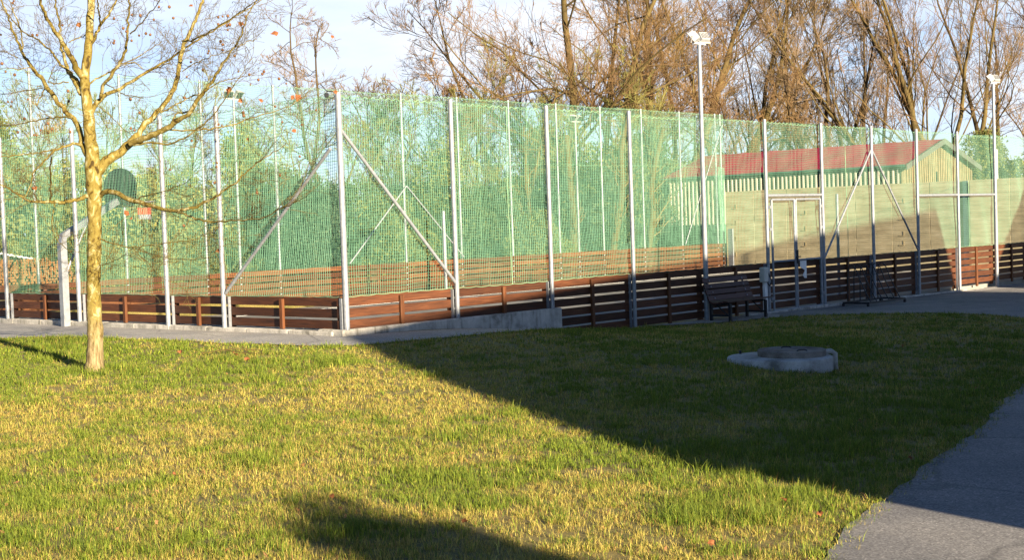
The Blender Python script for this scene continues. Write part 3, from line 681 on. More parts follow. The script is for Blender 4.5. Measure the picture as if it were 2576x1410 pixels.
angR=math.atan2(AL[1],AL[0])-math.pi/2     # lamps on the near side shine into the rink
p4=FR(px[4],.085,0); p10=FR(px[10],.085,0)
floodpole('tall white floodlight pole beside the bench, its twin lamps seen from behind',p4[:2],angR,3.28,-2.0,[(-.15,.42),(.16,-.45)])
floodpole('tall white floodlight pole at the right edge of the photo, lamps seen from behind',p10[:2],angR,3.25,-2.05,[(-.15,.42),(.16,-.45)])
b1=FB(8.4,.06,0); b2=FB(21.9,.06,0)
floodpole('slim floodlight pole behind the plane tree branches on the far side, lamps facing the camera',b1[:2],angR+math.pi,3.38,-2.0,[(-.15,.30),(.16,-.30)],.04)
floodpole('slim floodlight pole on the far side, its lamps just below the top of the net',b2[:2],angR+math.pi,3.25,-2.0,[(-.15,.30),(.16,-.30)],.04)
m=MB(); p=FR(-.05,.07,ZT)
m.tube([p,(p[0]-.12,p[1]+.02,ZT+.02),(p[0]-.2,p[1]+.03,ZT+.12)],.008,6); m.box(XY,p[0]-.15,p[0]-.09,p[1]-.01,p[1]+.04,ZT-.07,ZT-.01,bev=.008)
tag(m.build('clamp_lamp',M['black_metal']),'small dark fitting clamped to the top of the corner post','fitting')
# corner post top leaf is on the plane tree

# free-standing posts in the rink
def netpost(label,xy,z1,r,name='volleyball_post'):
    t=thing(name,label,'post',(xy[0],xy[1],-1.965),'volleyball posts on the court')
    m=MB(); m.tube([(*xy,-1.965),(*xy,z1-.01),(*xy,z1)],[r,r,r*.7],12); smooth_angle(m.build('tube',M['galv'],t))
    m=MB(); m.cyl(xy,r*2.2,-1.96,-1.94,16); m.build('base_plate',M['black_metal'],t)
a=at(1118,530,38.87); netpost('steel volleyball post on the court seen just left of the second fence post',(-1.86,38.87),a[2],.05)
netpost('steel volleyball post standing close inside the right rail, next to the gate',(7.44,31.5),.46,.034)

# ------------------------------------------------------------------ basketball hoop over the left fence
hp=FL(7.12,.20,-1.53)
hoop=thing('basketball_hoop','grey steel basketball hoop with dark fan backboard reaching over the left fence','basketball hoop',hp)
def upl(a,n,z): return FL(7.12+a,n,z)
ztop=at(160,597,24.2)[2]
m=MB()
def sqtube(m,pts,w):
    P=[np.array(p) for p in pts]; side=np.array([AL[0],AL[1],0])
    vs=[];k=len(P)
    for i in range(k):
        d=(P[min(i+1,k-1)]-P[max(i-1,0)]); d/=np.linalg.norm(d); up=np.cross(side,d); up/=np.linalg.norm(up)
        for s,u in ((-1,-1),(1,-1),(1,1),(-1,1)): vs.append(P[i]+side*s*w/2+up*u*w/2)
    fs=[(i*4+j,i*4+(j+1)%4,i*4+4+(j+1)%4,i*4+4+j) for i in range(k-1) for j in range(4)]+[(3,2,1,0),tuple((k-1)*4+j for j in range(4))]
    m.add(vs,fs)
sqtube(m,[upl(0,.20,-1.53),upl(0,.20,ztop-.10)],.12); m.build('pole',M['galv'],hoop)
AREND=-.93
m=MB(); sqtube(m,[upl(0,.20,ztop-.14),upl(0,.17,ztop+.02),upl(0,-.4,ztop+.33),upl(0,AREND,ztop+.62)],.11); m.build('arm',M['galv'],hoop)
m=MB(); m.tube([upl(0,.14,ztop-.62),upl(0,-.30,ztop+.22)],.022,8); m.build('strut',M['galv'],hoop)
# backboard: fan outline, perforated with slots
m=MB(); bz=ztop+.66; NB=AREND-.06; prof=[]
for k in range(17):
    w=math.pi*k/16; prof.append((.52*math.cos(w),.22+.33*math.sin(w)))
prof+=[(-.50,.0),(-.38,-.16),(.38,-.16),(.50,.0)]
n=len(prof); vs=[upl(a,NB,bz+z) for a,z in prof]+[upl(a,NB-.03,bz+z) for a,z in prof]
m.add(vs,[tuple(range(n)),tuple(range(2*n-1,n-1,-1))]+[(i,(i+1)%n,n+(i+1)%n,n+i) for i in range(n)])
for k in (-2,-1,1,2): m.box(FL,7.12+k*.17-.02,7.12+k*.17+.02,NB,NB+.025,bz-.05,bz+.42)
m.build('backboard',M['black_metal'],hoop)
m=MB(); rc=upl(0,NB-.46,bz-.06)
m.tube([(rc[0]+.225*math.cos(t),rc[1]+.225*math.sin(t),rc[2]) for t in np.linspace(0,2*math.pi,25)],.011,6); m.tube([upl(-.05,NB-.03,bz-.06),upl(0,NB-.24,bz-.06)],.02,6); m.build('rim',M['galv'],hoop)
m=MB()
for k in range(12):
    t=2*math.pi*k/12; t2=t+.52; t3=t-.52
    for e in (t2,t3): m.tube([(rc[0]+.225*math.cos(t),rc[1]+.225*math.sin(t),rc[2]-.01),(rc[0]+.16*math.cos(e),rc[1]+.16*math.sin(e),rc[2]-.22),(rc[0]+.13*math.cos(t),rc[1]+.13*math.sin(t),rc[2]-.40)],.0032,4)
m.build('hoop_net',M['batten_tan'],hoop)
# sign on the back net
ab=thing('sign','small orange and grey sign panel hanging on the back net behind the hoop','sign',tuple(at(358,541,33.0)))
v=ray(358,540); PS=v*((AL@FB.o)/(AL@v[:2])); sa=float((PS[:2]-FB.o)@AR)
z0,z1,z2=[at(358,yy,PS[1])[2] for yy in (552,540,523)]
m=MB(); m.box(FB,sa-.18,sa+.18,-.09,-.07,z1+.002,z2); m.build('orange_panel',M['orange'],ab)
m=MB(); m.box(FB,sa-.15,sa+.18,-.09,-.07,z0,z1-.002); m.build('grey_panel',M['palegrey'],ab)

# ------------------------------------------------------------------ bench
bn=thing('park_bench','brown slatted bench with black metal legs against the board rail','bench',FR(9.5,.45,-1.95))
bs0,bs1=8.78,10.30
prof=[(.15,.775),(.185,.665),(.225,.555),(.265,.445)]      # backrest slats: n, height above ground
gz=-1.955
def slat(a0,a1,n,z,ang,w=.09,th=.028):
    m=MB(); c,s=math.cos(ang),math.sin(ang); cs=[]
    for a in (a0,a1):
        for u,v in ((-w/2,-th/2),(w/2,-th/2),(w/2,th/2),(-w/2,th/2)): cs.append((a,n+u*c-v*s,gz+z+u*s+v*c))
    m.add([FR(*q) for q in cs],[(0,1,2,3),(7,6,5,4),(0,4,5,1),(1,5,6,2),(2,6,7,3),(3,7,4,0)],random.random(),[(q[0],q[1]*3+random.random()*.01,q[2]) for q in cs]); return m
for n,z in prof: slat(bs0,bs1,n,z,R_(-70)).build('back_slat',M['bench_wood'],bn)
for n,z,an in ((.33,.37,-25),(.43,.355,0),(.54,.37,4),(.65,.385,4)): slat(bs0,bs1,n,z,R_(an),.095).build('seat_slat',M['bench_wood'],bn)
for a in (bs0+.14,bs1-.14):
    m=MB()
    for n in (.24,.66): m.box(FR,a-.025,a+.025,n-.025,n+.025,gz-.05,gz+.34)
    m.box(FR,a-.02,a+.02,.265,.635,gz+.10,gz+.14); m.build('leg_frame',M['black_metal'],bn)
    m=MB(); m.tube([FR(a,.66,gz+.345),FR(a,.42,gz+.325),FR(a,.30,gz+.335),FR(a,.24,gz+.44),FR(a,.12,gz+.80)],.016,6); m.tube([FR(a,.36,gz+.32),FR(a,.60,gz+.13)],.012,6); m.build('side_iron',M['black_metal'],bn)
m=MB()
for n,z in prof:
    for a in (bs0+.2,bs1-.2): p=FR(a,n+.022,gz+z); m.lathe(p,[(.0,.012),(.011,.008),(.013,-.012)],8)
m.build('bolt',M['galv'],bn)

# electric box on a white stake
eb=thing('meter_box','pale grey electric box on a white stake between bench and gate','electric box',FR(11.02,.16,-1.93))
m=MB(); m.box(FR,10.97,11.07,.10,.16,-1.95,-1.32,bev=.006); m.build('stake',M['white_paint'],eb)
m=MB(); m.box(FR,10.90,11.06,.07,.20,-1.32,-1.02,bev=.015); m.build('cabinet',M['box_grey'],eb)
m=MB(); m.box(FR,11.064,11.13,.10,.19,-1.14,-1.04,bev=.01); m.build('socket',M['lamp_white'],eb)
m=MB(); m.tube([FR(11.0,.2,-1.33),FR(11.05,.22,-1.40),FR(11.12,.22,-1.30),FR(11.10,.17,-1.15)],.014,6); m.build('cable',M['black_metal'],eb)

# bike rack
br=thing('bike_rack','black metal bicycle rack of curved hoops standing before the board rail','bike rack',FR(14.6,.5,-1.99))
gz=-1.995; a0,a1=13.92,15.62
m=MB()
for n in (.28,.86): m.box(FR,a0,a1,n-.02,n+.02,gz+.05,gz+.09)
for a in (a0,a1): m.box(FR,a-.02,a+.02,.30,.84,gz+.052,gz+.092)
for a in (a0,a1):
    for n in (.28,.86): m.box(FR,a-.022,a+.022,n-.024,n+.024,gz-.03,gz+.052)
m.build('base_frame',M['black_metal'],br)
for k in range(6):
    a=a0+.16+k*.275
    pts=[(.84,.08),(.72,.30),(.60,.55),(.52,.76),(.45,.86),(.38,.87),(.33,.82),(.31,.6),(.30,.09)]
    m=MB(); m.tube([FR(a-.02*0,n,gz+z) for n,z in pts],.0115,7); m.build('wheel_hoop',M['black_metal'],br)
m=MB(); m.tube([FR(a0+.1,.33,gz+.62),FR(a1-.1,.33,gz+.62)],.009,6); m.build('cross_rod',M['black_metal'],br)

# manhole ring
mc=(MH[0],MH[1]); gz=-1.765
mh=thing('manhole','raised concrete manhole ring with round lid in the shaded lawn','manhole',(mc[0],mc[1],gz))
m=MB(); m.lathe((mc[0],mc[1],gz),[(.60,-.35),(.60,.135),(.59,.15),(.575,.155),(.0,.155)],56); o=smooth_angle(m.build('ring',M['concrete_ring'],mh))
# the ring sits tilted: its right side stands proud of the turf, its left edge is buried
lid=(mc[0]+.14,mc[1]+.02)
m=MB(); m.lathe((lid[0],lid[1],gz+.155),[(.385,0),(.39,.062),(.38,.072),(.30,.075),(.29,.068),(.0,.068)],48); o2=smooth_angle(m.build('lid',M['concrete_lid'],mh))
m=MB()
for t in (R_(-70),R_(95)):
    p=(lid[0]+.22*math.cos(t),lid[1]+.22*math.sin(t)); m.tube([(p[0]-.06,p[1],gz+.226),(p[0]-.03,p[1],gz+.238),(p[0]+.03,p[1],gz+.238),(p[0]+.06,p[1],gz+.226)],.008,6)
m.build('lifting_eye',M['black_metal'],mh)
m=MB(); e=(mc[0]+.60,mc[1]-.02); m.tube([(e[0]-.10,e[1],gz+.19),(e[0]-.02,e[1],gz+.20),(e[0]+.03,e[1],gz+.17),(e[0]+.035,e[1],gz-.05)],.03,8); smooth_angle(m.build('pipe',M['concrete_ring'],mh))
m=MB(); e=(mc[0]-.42,mc[1]+.2); m.tube([(e[0],e[1],gz+.17),(e[0],e[1],gz+.21)],.015,6); m.build('stub',M['black_metal'],mh)
mh.rotation_euler=(0,R_(.5),0)

# ------------------------------------------------------------------ end wall and red-roofed shed
wl=thing('end_wall','long beige block wall closing the right end of the rink','wall',FW(6,0.1,-2.0))
m=MB()
for a in np.arange(-4,13.5,1.35):
    e=min(a+1.35,13.42); m.box(FW,a,e-.012,0,.24,-2.1,.945+random.uniform(-.004,.004),bev=.006,shift=(0,0,0))
m.build('wall_panels',M['wall'],wl)
for X,ys_ in ((1847,(520,560,600,640)),(2022,(500,535,575,615)),(2268,(505,548,588,612))):
    for y in ys_:
        v=ray(X,y); w=np.array([FW.ey[0],FW.ey[1]]); t=(w@FW.o)/(w@v[:2]); P=v*t; a=float((P[:2]-FW.o)@FW.ex)
        m=MB(); h=.09
        m.box(FW,a-h,a+h,-.014,.0,P[2]-h,P[2]-h+.03); m.box(FW,a-h,a-h+.03,-.012,.0,P[2]-h+.03,P[2]+h-.02)
        m.build('wall_recess',M['recess'],wl)
m=MB(); m.box(FW,4.12,4.28,-.06,-.004,-2.0,.92); m.build('steel_column',M['bluegrey'],wl)
m=MB(); m.box(FW,12.9,13.12,-.35,-.29,-1.97,-.41,bev=.01); tag(m.build('grey_post',M['galv_dull']),'flat pale grey post standing at the left end of the beige wall','post')
m=MB(); P=at(2506,410,48); m.box(XY,P[0]-.045,P[0]+.045,47.95,48.05,-2.0,at(2506,376,48)[2],bev=.01); tag(m.build('concrete_post',M['white_paint']),'short white post behind the beige wall, right of the shed','post')

FS=Frame(C0+AR*(L_+1.5),AL,AR)                    # shed front
sh=thing('shed','long shed with red roof and pale battens behind the beige wall','shed',FS(12,3,-2.0))
sa0,sa1,depth,ze,zr=7.19,16.95,5.9,1.62,2.48
m=MB()
gab=[(0,-2.0),(depth,-2.0),(depth,ze-.1),(depth/2,zr-.1),(0,ze-.1)]
vs=[FS(sa0,b,z) for b,z in gab]+[FS(sa1,b,z) for b,z in gab]
m.add(vs,[(0,1,2,3,4),(9,8,7,6,5)]+[(i,i+5,(i+1)%5+5,(i+1)%5) for i in range(5)])
m.build('wall',M['shed_dark'],sh)
def rz(b): return ze+(zr-ze)*(1-abs(b-depth/2)/(depth/2))
def roof_side(b_e,b_r,name):
    vs=[];fs=[];na=60;nb=24; e0,e1=sa0-.25,sa1+.35
    for layer in (0,1):
        for j in range(nb+1):
            t=j/nb; b=b_e+(b_r-b_e)*t
            for i in range(na+1):
                a=e0+(e1-e0)*i/na
                z=ze-.05+(zr-ze+.08)*t+ (.03+.028*(1-((t*8)%1))+.010*math.cos(a*2*math.pi/.2) if layer==0 else -.02)
                vs.append(FS(a,b,z))
    n1=(na+1)*(nb+1)
    for L in (0,1):
        for j in range(nb):
            for i in range(na):
                k=L*n1+j*(na+1)+i; q=(k,k+1,k+na+2,k+na+1); fs.append(q if L==0 else q[::-1])
    for i in range(na):
        for j in (0,nb): k=j*(na+1)+i; fs.append((k,k+1,n1+k+1,n1+k))
    for j in range(nb):
        for i in (0,na): k=j*(na+1)+i; fs.append((k,k+na+1,n1+k+na+1,n1+k))
    m=MB(); m.add(vs,fs); return m.build(name,M['redroof'],sh)
rs=roof_side(-.10,depth/2,'roof'); roof_side(depth+.18,depth/2,'roof')
m=MB(); m.tube([FS(sa0-.2,-.12,ze-.04),FS(sa1+.3,-.12,ze-.04)],.045,8); m.box(FS,sa0-.2,sa1+.3,-.075,-.06,ze-.13,ze-.06); m.build('gutter',M['darkgreen'],sh)
m=MB()
for sgn in (0,1):
    b0,b1=(-.13,depth/2) if sgn==0 else (depth+.2,depth/2)
    vs=[FS(a,b,z) for a in (sa0-.30,sa0-.26) for b,z in ((b0,ze-.2),(b1,zr-.09),(b1,zr+.11),(b0,ze+.0))]
    m.add(vs,[(0,1,2,3),(7,6,5,4),(0,4,5,1),(1,5,6,2),(2,6,7,3),(3,7,4,0)])
m.build('verge_board',M['verge'],sh)
m=MB(); a=sa0+.06
while a<sa1-.02:
    d=random.uniform(0,.012)
    m.box(FS,a,a+.058,-.035-d,-.004,-2.0 if a>13.6 else .45+random.uniform(-.02,.02),ze-.10); a+=.178+random.uniform(-.012,.012)
m.build('front_battens',M['batten'],sh)
m=MB(); gp_=[(0.0,-2.0),(depth,-2.0),(depth,ze-.1),(depth/2,zr-.1),(0.0,ze-.1)]
m.add([FS(a_,b,z) for a_ in (sa0-.012,sa0-.003) for b,z in gp_],[(0,1,2,3,4),(9,8,7,6,5)]+[(i,i+5,(i+1)%5+5,(i+1)%5) for i in range(5)]); m.build('gable_wall',M['gable'],sh)
m=MB(); b=.05
while b<depth-.05:
    m.box(FS,sa0-.045,sa0-.0125,b,b+.055,-.5,rz(b+.03)-.14); b+=.14+random.uniform(-.02,.08)
m.build('gable_battens',M['batten_tan'],sh)

# ------------------------------------------------------------------ firewood stack far left
fw=[]
Pw=at(60,738,41.0); fwz=-1.96
base=at(0,700,41.0); ex=np.array([.93,.36]); ex/=np.linalg.norm(ex)
FWD=Frame((base[0]-.8,base[1]-.3),ex,(ex[1],-ex[0]))
vsl=[];n=9
def logmesh(r,ln,seed):
    q=np.random.default_rng(seed); w=np.linspace(0,2*np.pi,n,endpoint=False); rr=r*q.uniform(.75,1.15,n)
    v=[(ln/2*s,rr[j]*math.cos(w[j]),rr[j]*math.sin(w[j])) for s in (-1,1) for j in range(n)]
    me=bpy.data.meshes.new('log'); me.from_pydata(v,[],[(j,(j+1)%n,n+(j+1)%n,n+j) for j in range(n)]+[tuple(range(n-1,-1,-1)),tuple(range(n,2*n))])
    me.materials.append(M['logbark']); me.materials.append(M['logend']); me.polygons[n].material_index=1; me.polygons[n+1].material_index=1; me.update(); return me
lms=[logmesh(random.uniform(.038,.06),.5,i) for i in range(6)]
zb=-1.9; cnt=0; yaw=math.atan2(FWD.ey[1],FWD.ey[0])
nrow=9; zb=-1.28
for r_ in range(nrow):
    a=.05 if r_%2 else 0
    while a<3.1-.05*r_-(.5 if r_==nrow-1 else 0):
        if cnt<295:
            o=bpy.data.objects.new('firewood_log',random.choice(lms)); COL.objects.link(o)
            o.location=FWD(a,random.uniform(-.05,.05),zb+.05+r_*.084); o.rotation_euler=(random.random()*6,random.uniform(-.05,.05),yaw+random.uniform(-.08,.08)); sc_=random.uniform(.8,1.12); o.scale=(1,sc_,sc_)
            tag(o,'split log with pale cut end in the firewood stack at the far left','log','logs in the firewood stack'); cnt+=1
        a+=random.uniform(.088,.118)
m=MB()
for b in (-.16,.16): m.box(FWD,-.1,3.2,b-.05,b+.05,zb-.10,zb)
for a in (0,1.0,2.1,3.1):
    for b in (-.16,.16): m.box(FWD,a-.05,a+.05,b-.05,b+.05,-2.1,zb-.102)
tag(m.build('log_rack',M['wood_post']),'low timber rack carrying the firewood stack at the far left','rack')
wt=thing('woodpile_cover','white corrugated sheet roof tilted above the firewood stack at the far left','shelter',FWD(1.6,0,-1.9))
p0=at(-60,632,40.5);p1=at(88,656,42.6)
m=MB(); d=np.array([.25,-.9,.10])
for k in range(24):
    for s in (0,):
        q0=p0+(p1-p0)*k/24;q1=p0+(p1-p0)*(k+1)/24; dz=.03*(k%2); dz1=.03*((k+1)%2)
        vs=[q0+d*.7+(0,0,dz),q1+d*.7+(0,0,dz1),q1-d*.7+(0,0,dz1),q0-d*.7+(0,0,dz)]; vs+=[v-np.array([0,0,.05]) for v in vs]
        m.add(vs,[(0,1,2,3),(7,6,5,4),(0,4,5,1),(1,5,6,2),(2,6,7,3),(3,7,4,0)])
m.build('sheet',M['white_paint'],wt)
for a in (.25,.55,.92):
    for sd in (-.55,.55):
        p=p0+(p1-p0)*a+d*sd; m=MB(); m.box(XY,p[0]-.04,p[0]+.04,p[1]-.04,p[1]+.04,-2.0,p[2]-.04); m.build('leg',M['wood_post'],wt)
#@@TREES@@
# ------------------------------------------------------------------ branching helpers
def unit(v): return v/(np.linalg.norm(v,axis=-1,keepdims=True)+1e-9)
def spawn(q,P,R,m,t0,ratio,ang,k=5,up=.15,rr=.55,wig=.12,lmin=0,out=None,t1=.98):
    """m children from every polyline in P (N,k0,3), radii R (N,k0)"""
    Nn,k0,_=P.shape
    t=q.uniform(t0,t1,(Nn,m)); i=np.minimum((t*(k0-1)).astype(int),k0-2); f=t*(k0-1)-i
    ar=np.arange(Nn)[:,None]
    base=P[ar,i]*(1-f[...,None])+P[ar,i+1]*f[...,None]; rad=R[ar,i]*(1-f)+R[ar,i+1]*f
    tan=unit(P[ar,i+1]-P[ar,i]); L=np.linalg.norm(np.diff(P,axis=1),axis=2).sum(1)[:,None]
    pr=unit(np.cross(tan,unit(q.normal(0,1,tan.shape))))
    a=np.radians(q.normal(ang,ang*.22,(Nn,m)))[...,None]
    d=unit(tan*np.cos(a)+pr*np.sin(a)+np.array([0,0,up]))
    ln=np.maximum(L*ratio*(1-.55*t)*q.uniform(.6,1.3,(Nn,m)),lmin)
    n=Nn*m; d=d.reshape(n,3);base=base.reshape(n,3);ln=ln.reshape(n);rad=rad.reshape(n)
    pts=np.zeros((n,k,3)); pts[:,0]=base; cur=d
    for j in range(1,k):
        cur=unit(cur+q.normal(0,wig,(n,3))+np.array([0,0,up*.35])); pts[:,j]=pts[:,j-1]+cur*(ln/(k-1))[:,None]
    r0=np.minimum(rad*rr,ln*.022+.002)
    rd=r0[:,None]*np.linspace(1,.35,k)[None]
    return pts,rd
def stem_poly(q,base,lean,length,r0,k=14,wig=.05,r1=.25,curve=0):
    d=unit(np.array([lean[0],lean[1],1.0])); pts=[np.array(base,float)]
    for j in range(k-1):
        d=unit(d+q.normal(0,wig,3)*np.array([1,1,.3])+np.array([0,0,curve])); pts.append(pts[-1]+d*length/(k-1))
    rd=r0*np.linspace(1,r1,k); rd[0]*=1.35
    return np.array(pts),rd

# ------------------------------------------------------------------ plane tree in the lawn
YT=16.85; TS=YT/FPX
def Apt(x,y,dy=0): return at(x*.34490,y*.34490,YT+dy)
def Bpt(x,y,dy=0): return at(x*.36953,173.7+y*.36953,YT+dy)
pt=thing('plane_tree','young plane tree with flaking yellow bark and seed balls on the sunlit lawn','tree',(TREE[0],TREE[1],-1.62))
qt=np.random.default_rng(5)
def smoothline(P,R,k):
    P=np.array(P);R=np.array(R,float); s=np.r_[0,np.cumsum(np.linalg.norm(np.diff(P,axis=0),axis=1))]; u=np.linspace(0,s[-1],k)
    Q=np.stack([np.interp(u,s,P[:,i]) for i in range(3)],1); W=np.interp(u,s,R)
    for _ in range(2):
        Q[1:-1]=.25*Q[:-2]+.5*Q[1:-1]+.25*Q[2:]; W[1:-1]=.25*W[:-2]+.5*W[1:-1]+.25*W[2:]
    return Q,W
tr=[(238,953,42),(238,941,31),(238,930,24.5),(239,900,20),(240,860,20),(238,800,18.5),(235,740,17.6),(236,660,17),(238,560,17),(237,500,18),(236,460,20),(234,428,21.5),(233,395,17),(229,360,15.5),(224,320,15),(222,280,13.5),(216,240,12.5),(212,200,12),(219,150,10.5),(224,100,10),(226,50,9.5),(229,0,9),(231,-40,8.5),(233,-120,7),(236,-220,5),(238,-320,3)]
P=[at(x,y,YT+.0*i) for i,(x,y,w) in enumerate(tr)]; Q,Wd=smoothline(P,[w*TS for _,_,w in tr],90)
Wd=Wd*(1+.035*np.sin(np.arange(90)*1.7)+qt.normal(0,.02,90)); Q[:,:2]+=qt.normal(0,.003,(90,2))
V,F=tubes(Q[None],Wd[None],18); mesh_np('trunk',V,F,M['plane_bark'],pt,smooth=True)
LIMB=[ # coords kind, points, widths (A px), depth drift at the end
('A',[(680,1290),(715,1235),(790,1165),(880,1110),(960,1042),(1010,970),(1090,880),(1190,770),(1270,660),(1300,540),(1318,400),(1350,300),(1410,190),(1480,0),(1500,-80),(1540,-300)],[105,92,78,68,64,52,46,42,40,38,36,34,28,22,20,10],.7),
('A',[(950,1048),(1010,1022),(1080,1000),(1210,940),(1300,880),(1385,830),(1450,720),(1530,620),(1600,500),(1690,370),(1760,270),(1800,120),(1880,-20),(1990,-160)],[52,54,50,46,40,36,30,26,22,16,13,10,8,5],-1.0),
('A',[(650,1150),(612,1090),(592,1000),(583,930),(510,840),(430,760),(350,650),(290,560),(215,470),(160,380),(110,260),(60,120),(10,0),(-60,-160)],[50,46,46,44,42,40,37,34,30,27,22,17,13,8],.9),
('A',[(610,570),(560,500),(540,450),(470,330),(410,240),(350,150),(310,60),(285,-20),(220,-180)],[60,56,46,38,32,28,24,20,12],-.8),
('A',[(590,690),(540,600),(500,520),(460,400),(440,300),(430,150),(400,0),(380,-150)],[36,34,30,26,22,17,13,8],.7),
('A',[(600,640),(570,600),(480,510),(420,450),(370,370),(280,290),(170,230),(100,160),(20,60),(-60,-40)],[28,26,24,20,18,15,12,10,8,5],1.0),
('A',[(660,840),(690,770),(740,705),(870,650),(980,580),(1080,515),(1200,455),(1320,380),(1500,250),(1600,200),(1750,100),(1890,10),(2050,-80)],[44,42,36,30,26,24,20,17,14,12,10,8,5],1.1),
('A',[(735,712),(750,620),(800,550),(880,460),(915,380),(930,260),(935,120),(950,0),(960,-160)],[32,30,28,26,23,20,17,15,8],-.7),
('A',[(640,620),(700,580),(740,550),(800,530),(880,470),(1000,420),(1180,300)],[16,15,15,13,11,8,5],.5),
('A',[(655,330),(690,280),(720,190),(790,110),(850,0),(900,-120)],[30,28,24,20,16,9],.8),
('A',[(735,185),(725,120),(715,60),(710,-40)],[17,15,13,9],-.5),
('A',[(950,245),(1010,190),(1090,100),(1150,20),(1200,-60)],[12,11,9,7,5],-.6),
('A',[(1370,815),(1280,830),(1255,890),(1245,940)],[16,14,14,16],.1),
('A',[(1170,822),(1290,760),(1400,700),(1480,680),(1600,600),(1760,560),(1873,540)],[13,12,11,10,8,6,4],.9),
('A',[(960,1060),(1110,1040),(1220,1060),(1350,1010),(1450,930),(1560,840),(1640,720),(1720,600),(1840,420)],[18,17,16,15,13,11,9,7,4],-.9),
('A',[(1240,948),(1400,950),(1560,940),(1700,910),(1870,850),(2050,800),(2250,700)],[14,13,12,11,9,7,4],1.0),
('A',[(590,1060),(545,1045),(480,1070),(400,1090),(310,1190),(240,1270),(220,1370),(150,1480)],[26,24,22,18,15,12,9,6],-.8),
('A',[(400,1088),(300,1110),(200,1125),(0,1150),(-100,1140)],[12,11,10,8,5],-1.0),
('A',[(530,865),(460,850),(380,860),(260,880),(100,915),(0,915),(-120,900)],[16,15,13,11,9,7,4],.9),
('A',[(320,640),(200,660),(90,680),(0,690)],[9,8,7,5],.5),
('A',[(340,630),(290,700),(265,780),(330,820)],[12,11,9,6],-.4),
('A',[(500,600),(440,605),(370,610),(345,600),(420,450)],[12,11,9,8,5],-.4),
('A',[(500,310),(560,280),(630,255)],[9,9,8],.2),
('A',[(1040,500),(1000,465),(960,455),(880,480)],[8,9,9,8],.1),
('A',[(1100,505),(1180,495),(1250,430),(1290,340)],[12,11,9,5],-.4),
('A',[(770,610),(850,660),(930,705),(1050,710)],[9,8,7,5],-.6),
('A',[(1180,1030),(1310,1060),(1420,1075)],[6,5,4],.4),
('A',[(1330,300),(1400,300),(1500,245),(1640,160),(1790,60),(1890,0)],[16,15,13,11,9,7],-1.2),
('A',[(715,770),(800,840),(880,920),(960,990)],[7,7,6,5],-.3),
('A',[(130,420),(60,385),(0,372)],[9,7,5],.4),
('A',[(160,360),(175,330),(140,170),(100,90),(60,-20)],[14,13,11,9,6],.3),
('A',[(220,490),(130,510),(30,490)],[9,7,4],-.4),
('A',[(1700,350),(1790,310),(1873,285)],[8,7,5],.3),
('A',[(1330,520),(1420,460),(1560,400),(1700,360)],[9,8,7,5],.6),
('B',[(670,870),(705,845),(750,830),(830,860),(890,900),(1000,920),(1090,950),(1190,970),(1330,940),(1440,890),(1530,820),(1610,770),(1720,660),(1830,590),(1950,510)],[46,40,38,36,34,31,28,25,22,19,15,12,10,8,5],-1.3),
('B',[(1190,972),(1290,1000),(1420,1045),(1560,1035),(1700,1030),(1800,1015),(1900,950),(2000,915),(2100,860)],[16,15,14,12,11,10,8,6,4],-1.6),
('B',[(880,905),(1000,860),(1150,825),(1300,760)],[10,9,7,5],-.9),
('B',[(630,862),(580,872),(520,890),(420,910),(340,905),(250,910),(180,890),(100,840),(30,800),(-60,760)],[40,34,30,28,24,20,17,14,11,7],-.9),
('B',[(340,905),(350,800),(340,680),(350,600)],[15,13,11,8],-.9),
('B',[(375,910),(348,1030),(365,1130),(430,1210),(500,1260)],[9,8,7,6,4],-.8),
('B',[(680,1155),(780,1200),(920,1220),(1080,1190),(1290,1170),(1480,1090)],[11,10,9,7,6,4],-1.0),
('B',[(900,1218),(1080,1280),(1250,1300),(1430,1290)],[7,6,5,4],-1.2),
('B',[(900,1222),(1000,1310),(1080,1400)],[6,5,4],-1.0),
('B',[(680,1340),(760,1320),(860,1260)],[6,5,4],-.8),
('B',[(250,900),(230,780),(240,690)],[8,7,5],-.7),
]
tips=[];SP1=[]
for kind,pts,ws,dr in LIMB:
    fn=Apt if kind=='A' else Bpt; sc=.3449 if kind=='A' else .3695
    n=len(pts); P=[fn(x,y,dr*(i/(n-1))**1.2) for i,(x,y) in enumerate(pts)]
    k=max(8,n*4); Q,Wd=smoothline(P,[w*sc*.44*TS for w in ws],k)
    Q[2:]+=qt.normal(0,.006,(k-2,3)); Wd=Wd*(1+qt.normal(0,.05,k))
    sides=12 if ws[0]>40 else 7
    V,F=tubes(Q[None],Wd[None],sides); mesh_np('limb',V,F,M['plane_bark'] if ws[0]>100 else M['plane_limb'],pt,smooth=True)
    Ln=np.linalg.norm(np.diff(Q,axis=0),axis=1).sum()
    m=int(Ln*9.5)+3
    a,b=spawn(qt,Q[None],Wd[None],m,.22 if ws[0]>26 else .1,0,48,k=7,up=.10,rr=.42,wig=.20,lmin=.01)
    ln=qt.uniform(.18,.75,m)*min(1.0,.5+Ln*.25); a=a[:,:1]+(a-a[:,:1])*(ln/ (np.linalg.norm(np.diff(a,axis=1),axis=2).sum(1)))[:,None,None]
    b=(np.minimum(b[:,0],.0035+.004*ln)[:,None])*np.linspace(1,.45,7)
    SP1.append((a,b))
A1=np.concatenate([a for a,_ in SP1]);B1=np.concatenate([np.maximum(b,.0022) for _,b in SP1])
A2,B2=spawn(qt,A1,B1,4,.2,.55,42,k=5,up=.05,rr=.75,wig=.25); B2=np.clip(B2,.0016,.0035)
A3,B3=spawn(qt,A2,B2,2,.3,.6,40,k=4,up=.0,rr=.8,wig=.28); B3=np.clip(B3,.0012,.0022)
V,F=join([tubes(A1,B1,4),tubes(A2,B2,3),tubes(A3,B3,3)])
mesh_np('twigs',V,F,M['plane_twig'],pt)
T3=np.concatenate([A2[:,-1],A1[:,-1],A3[:,-1]])
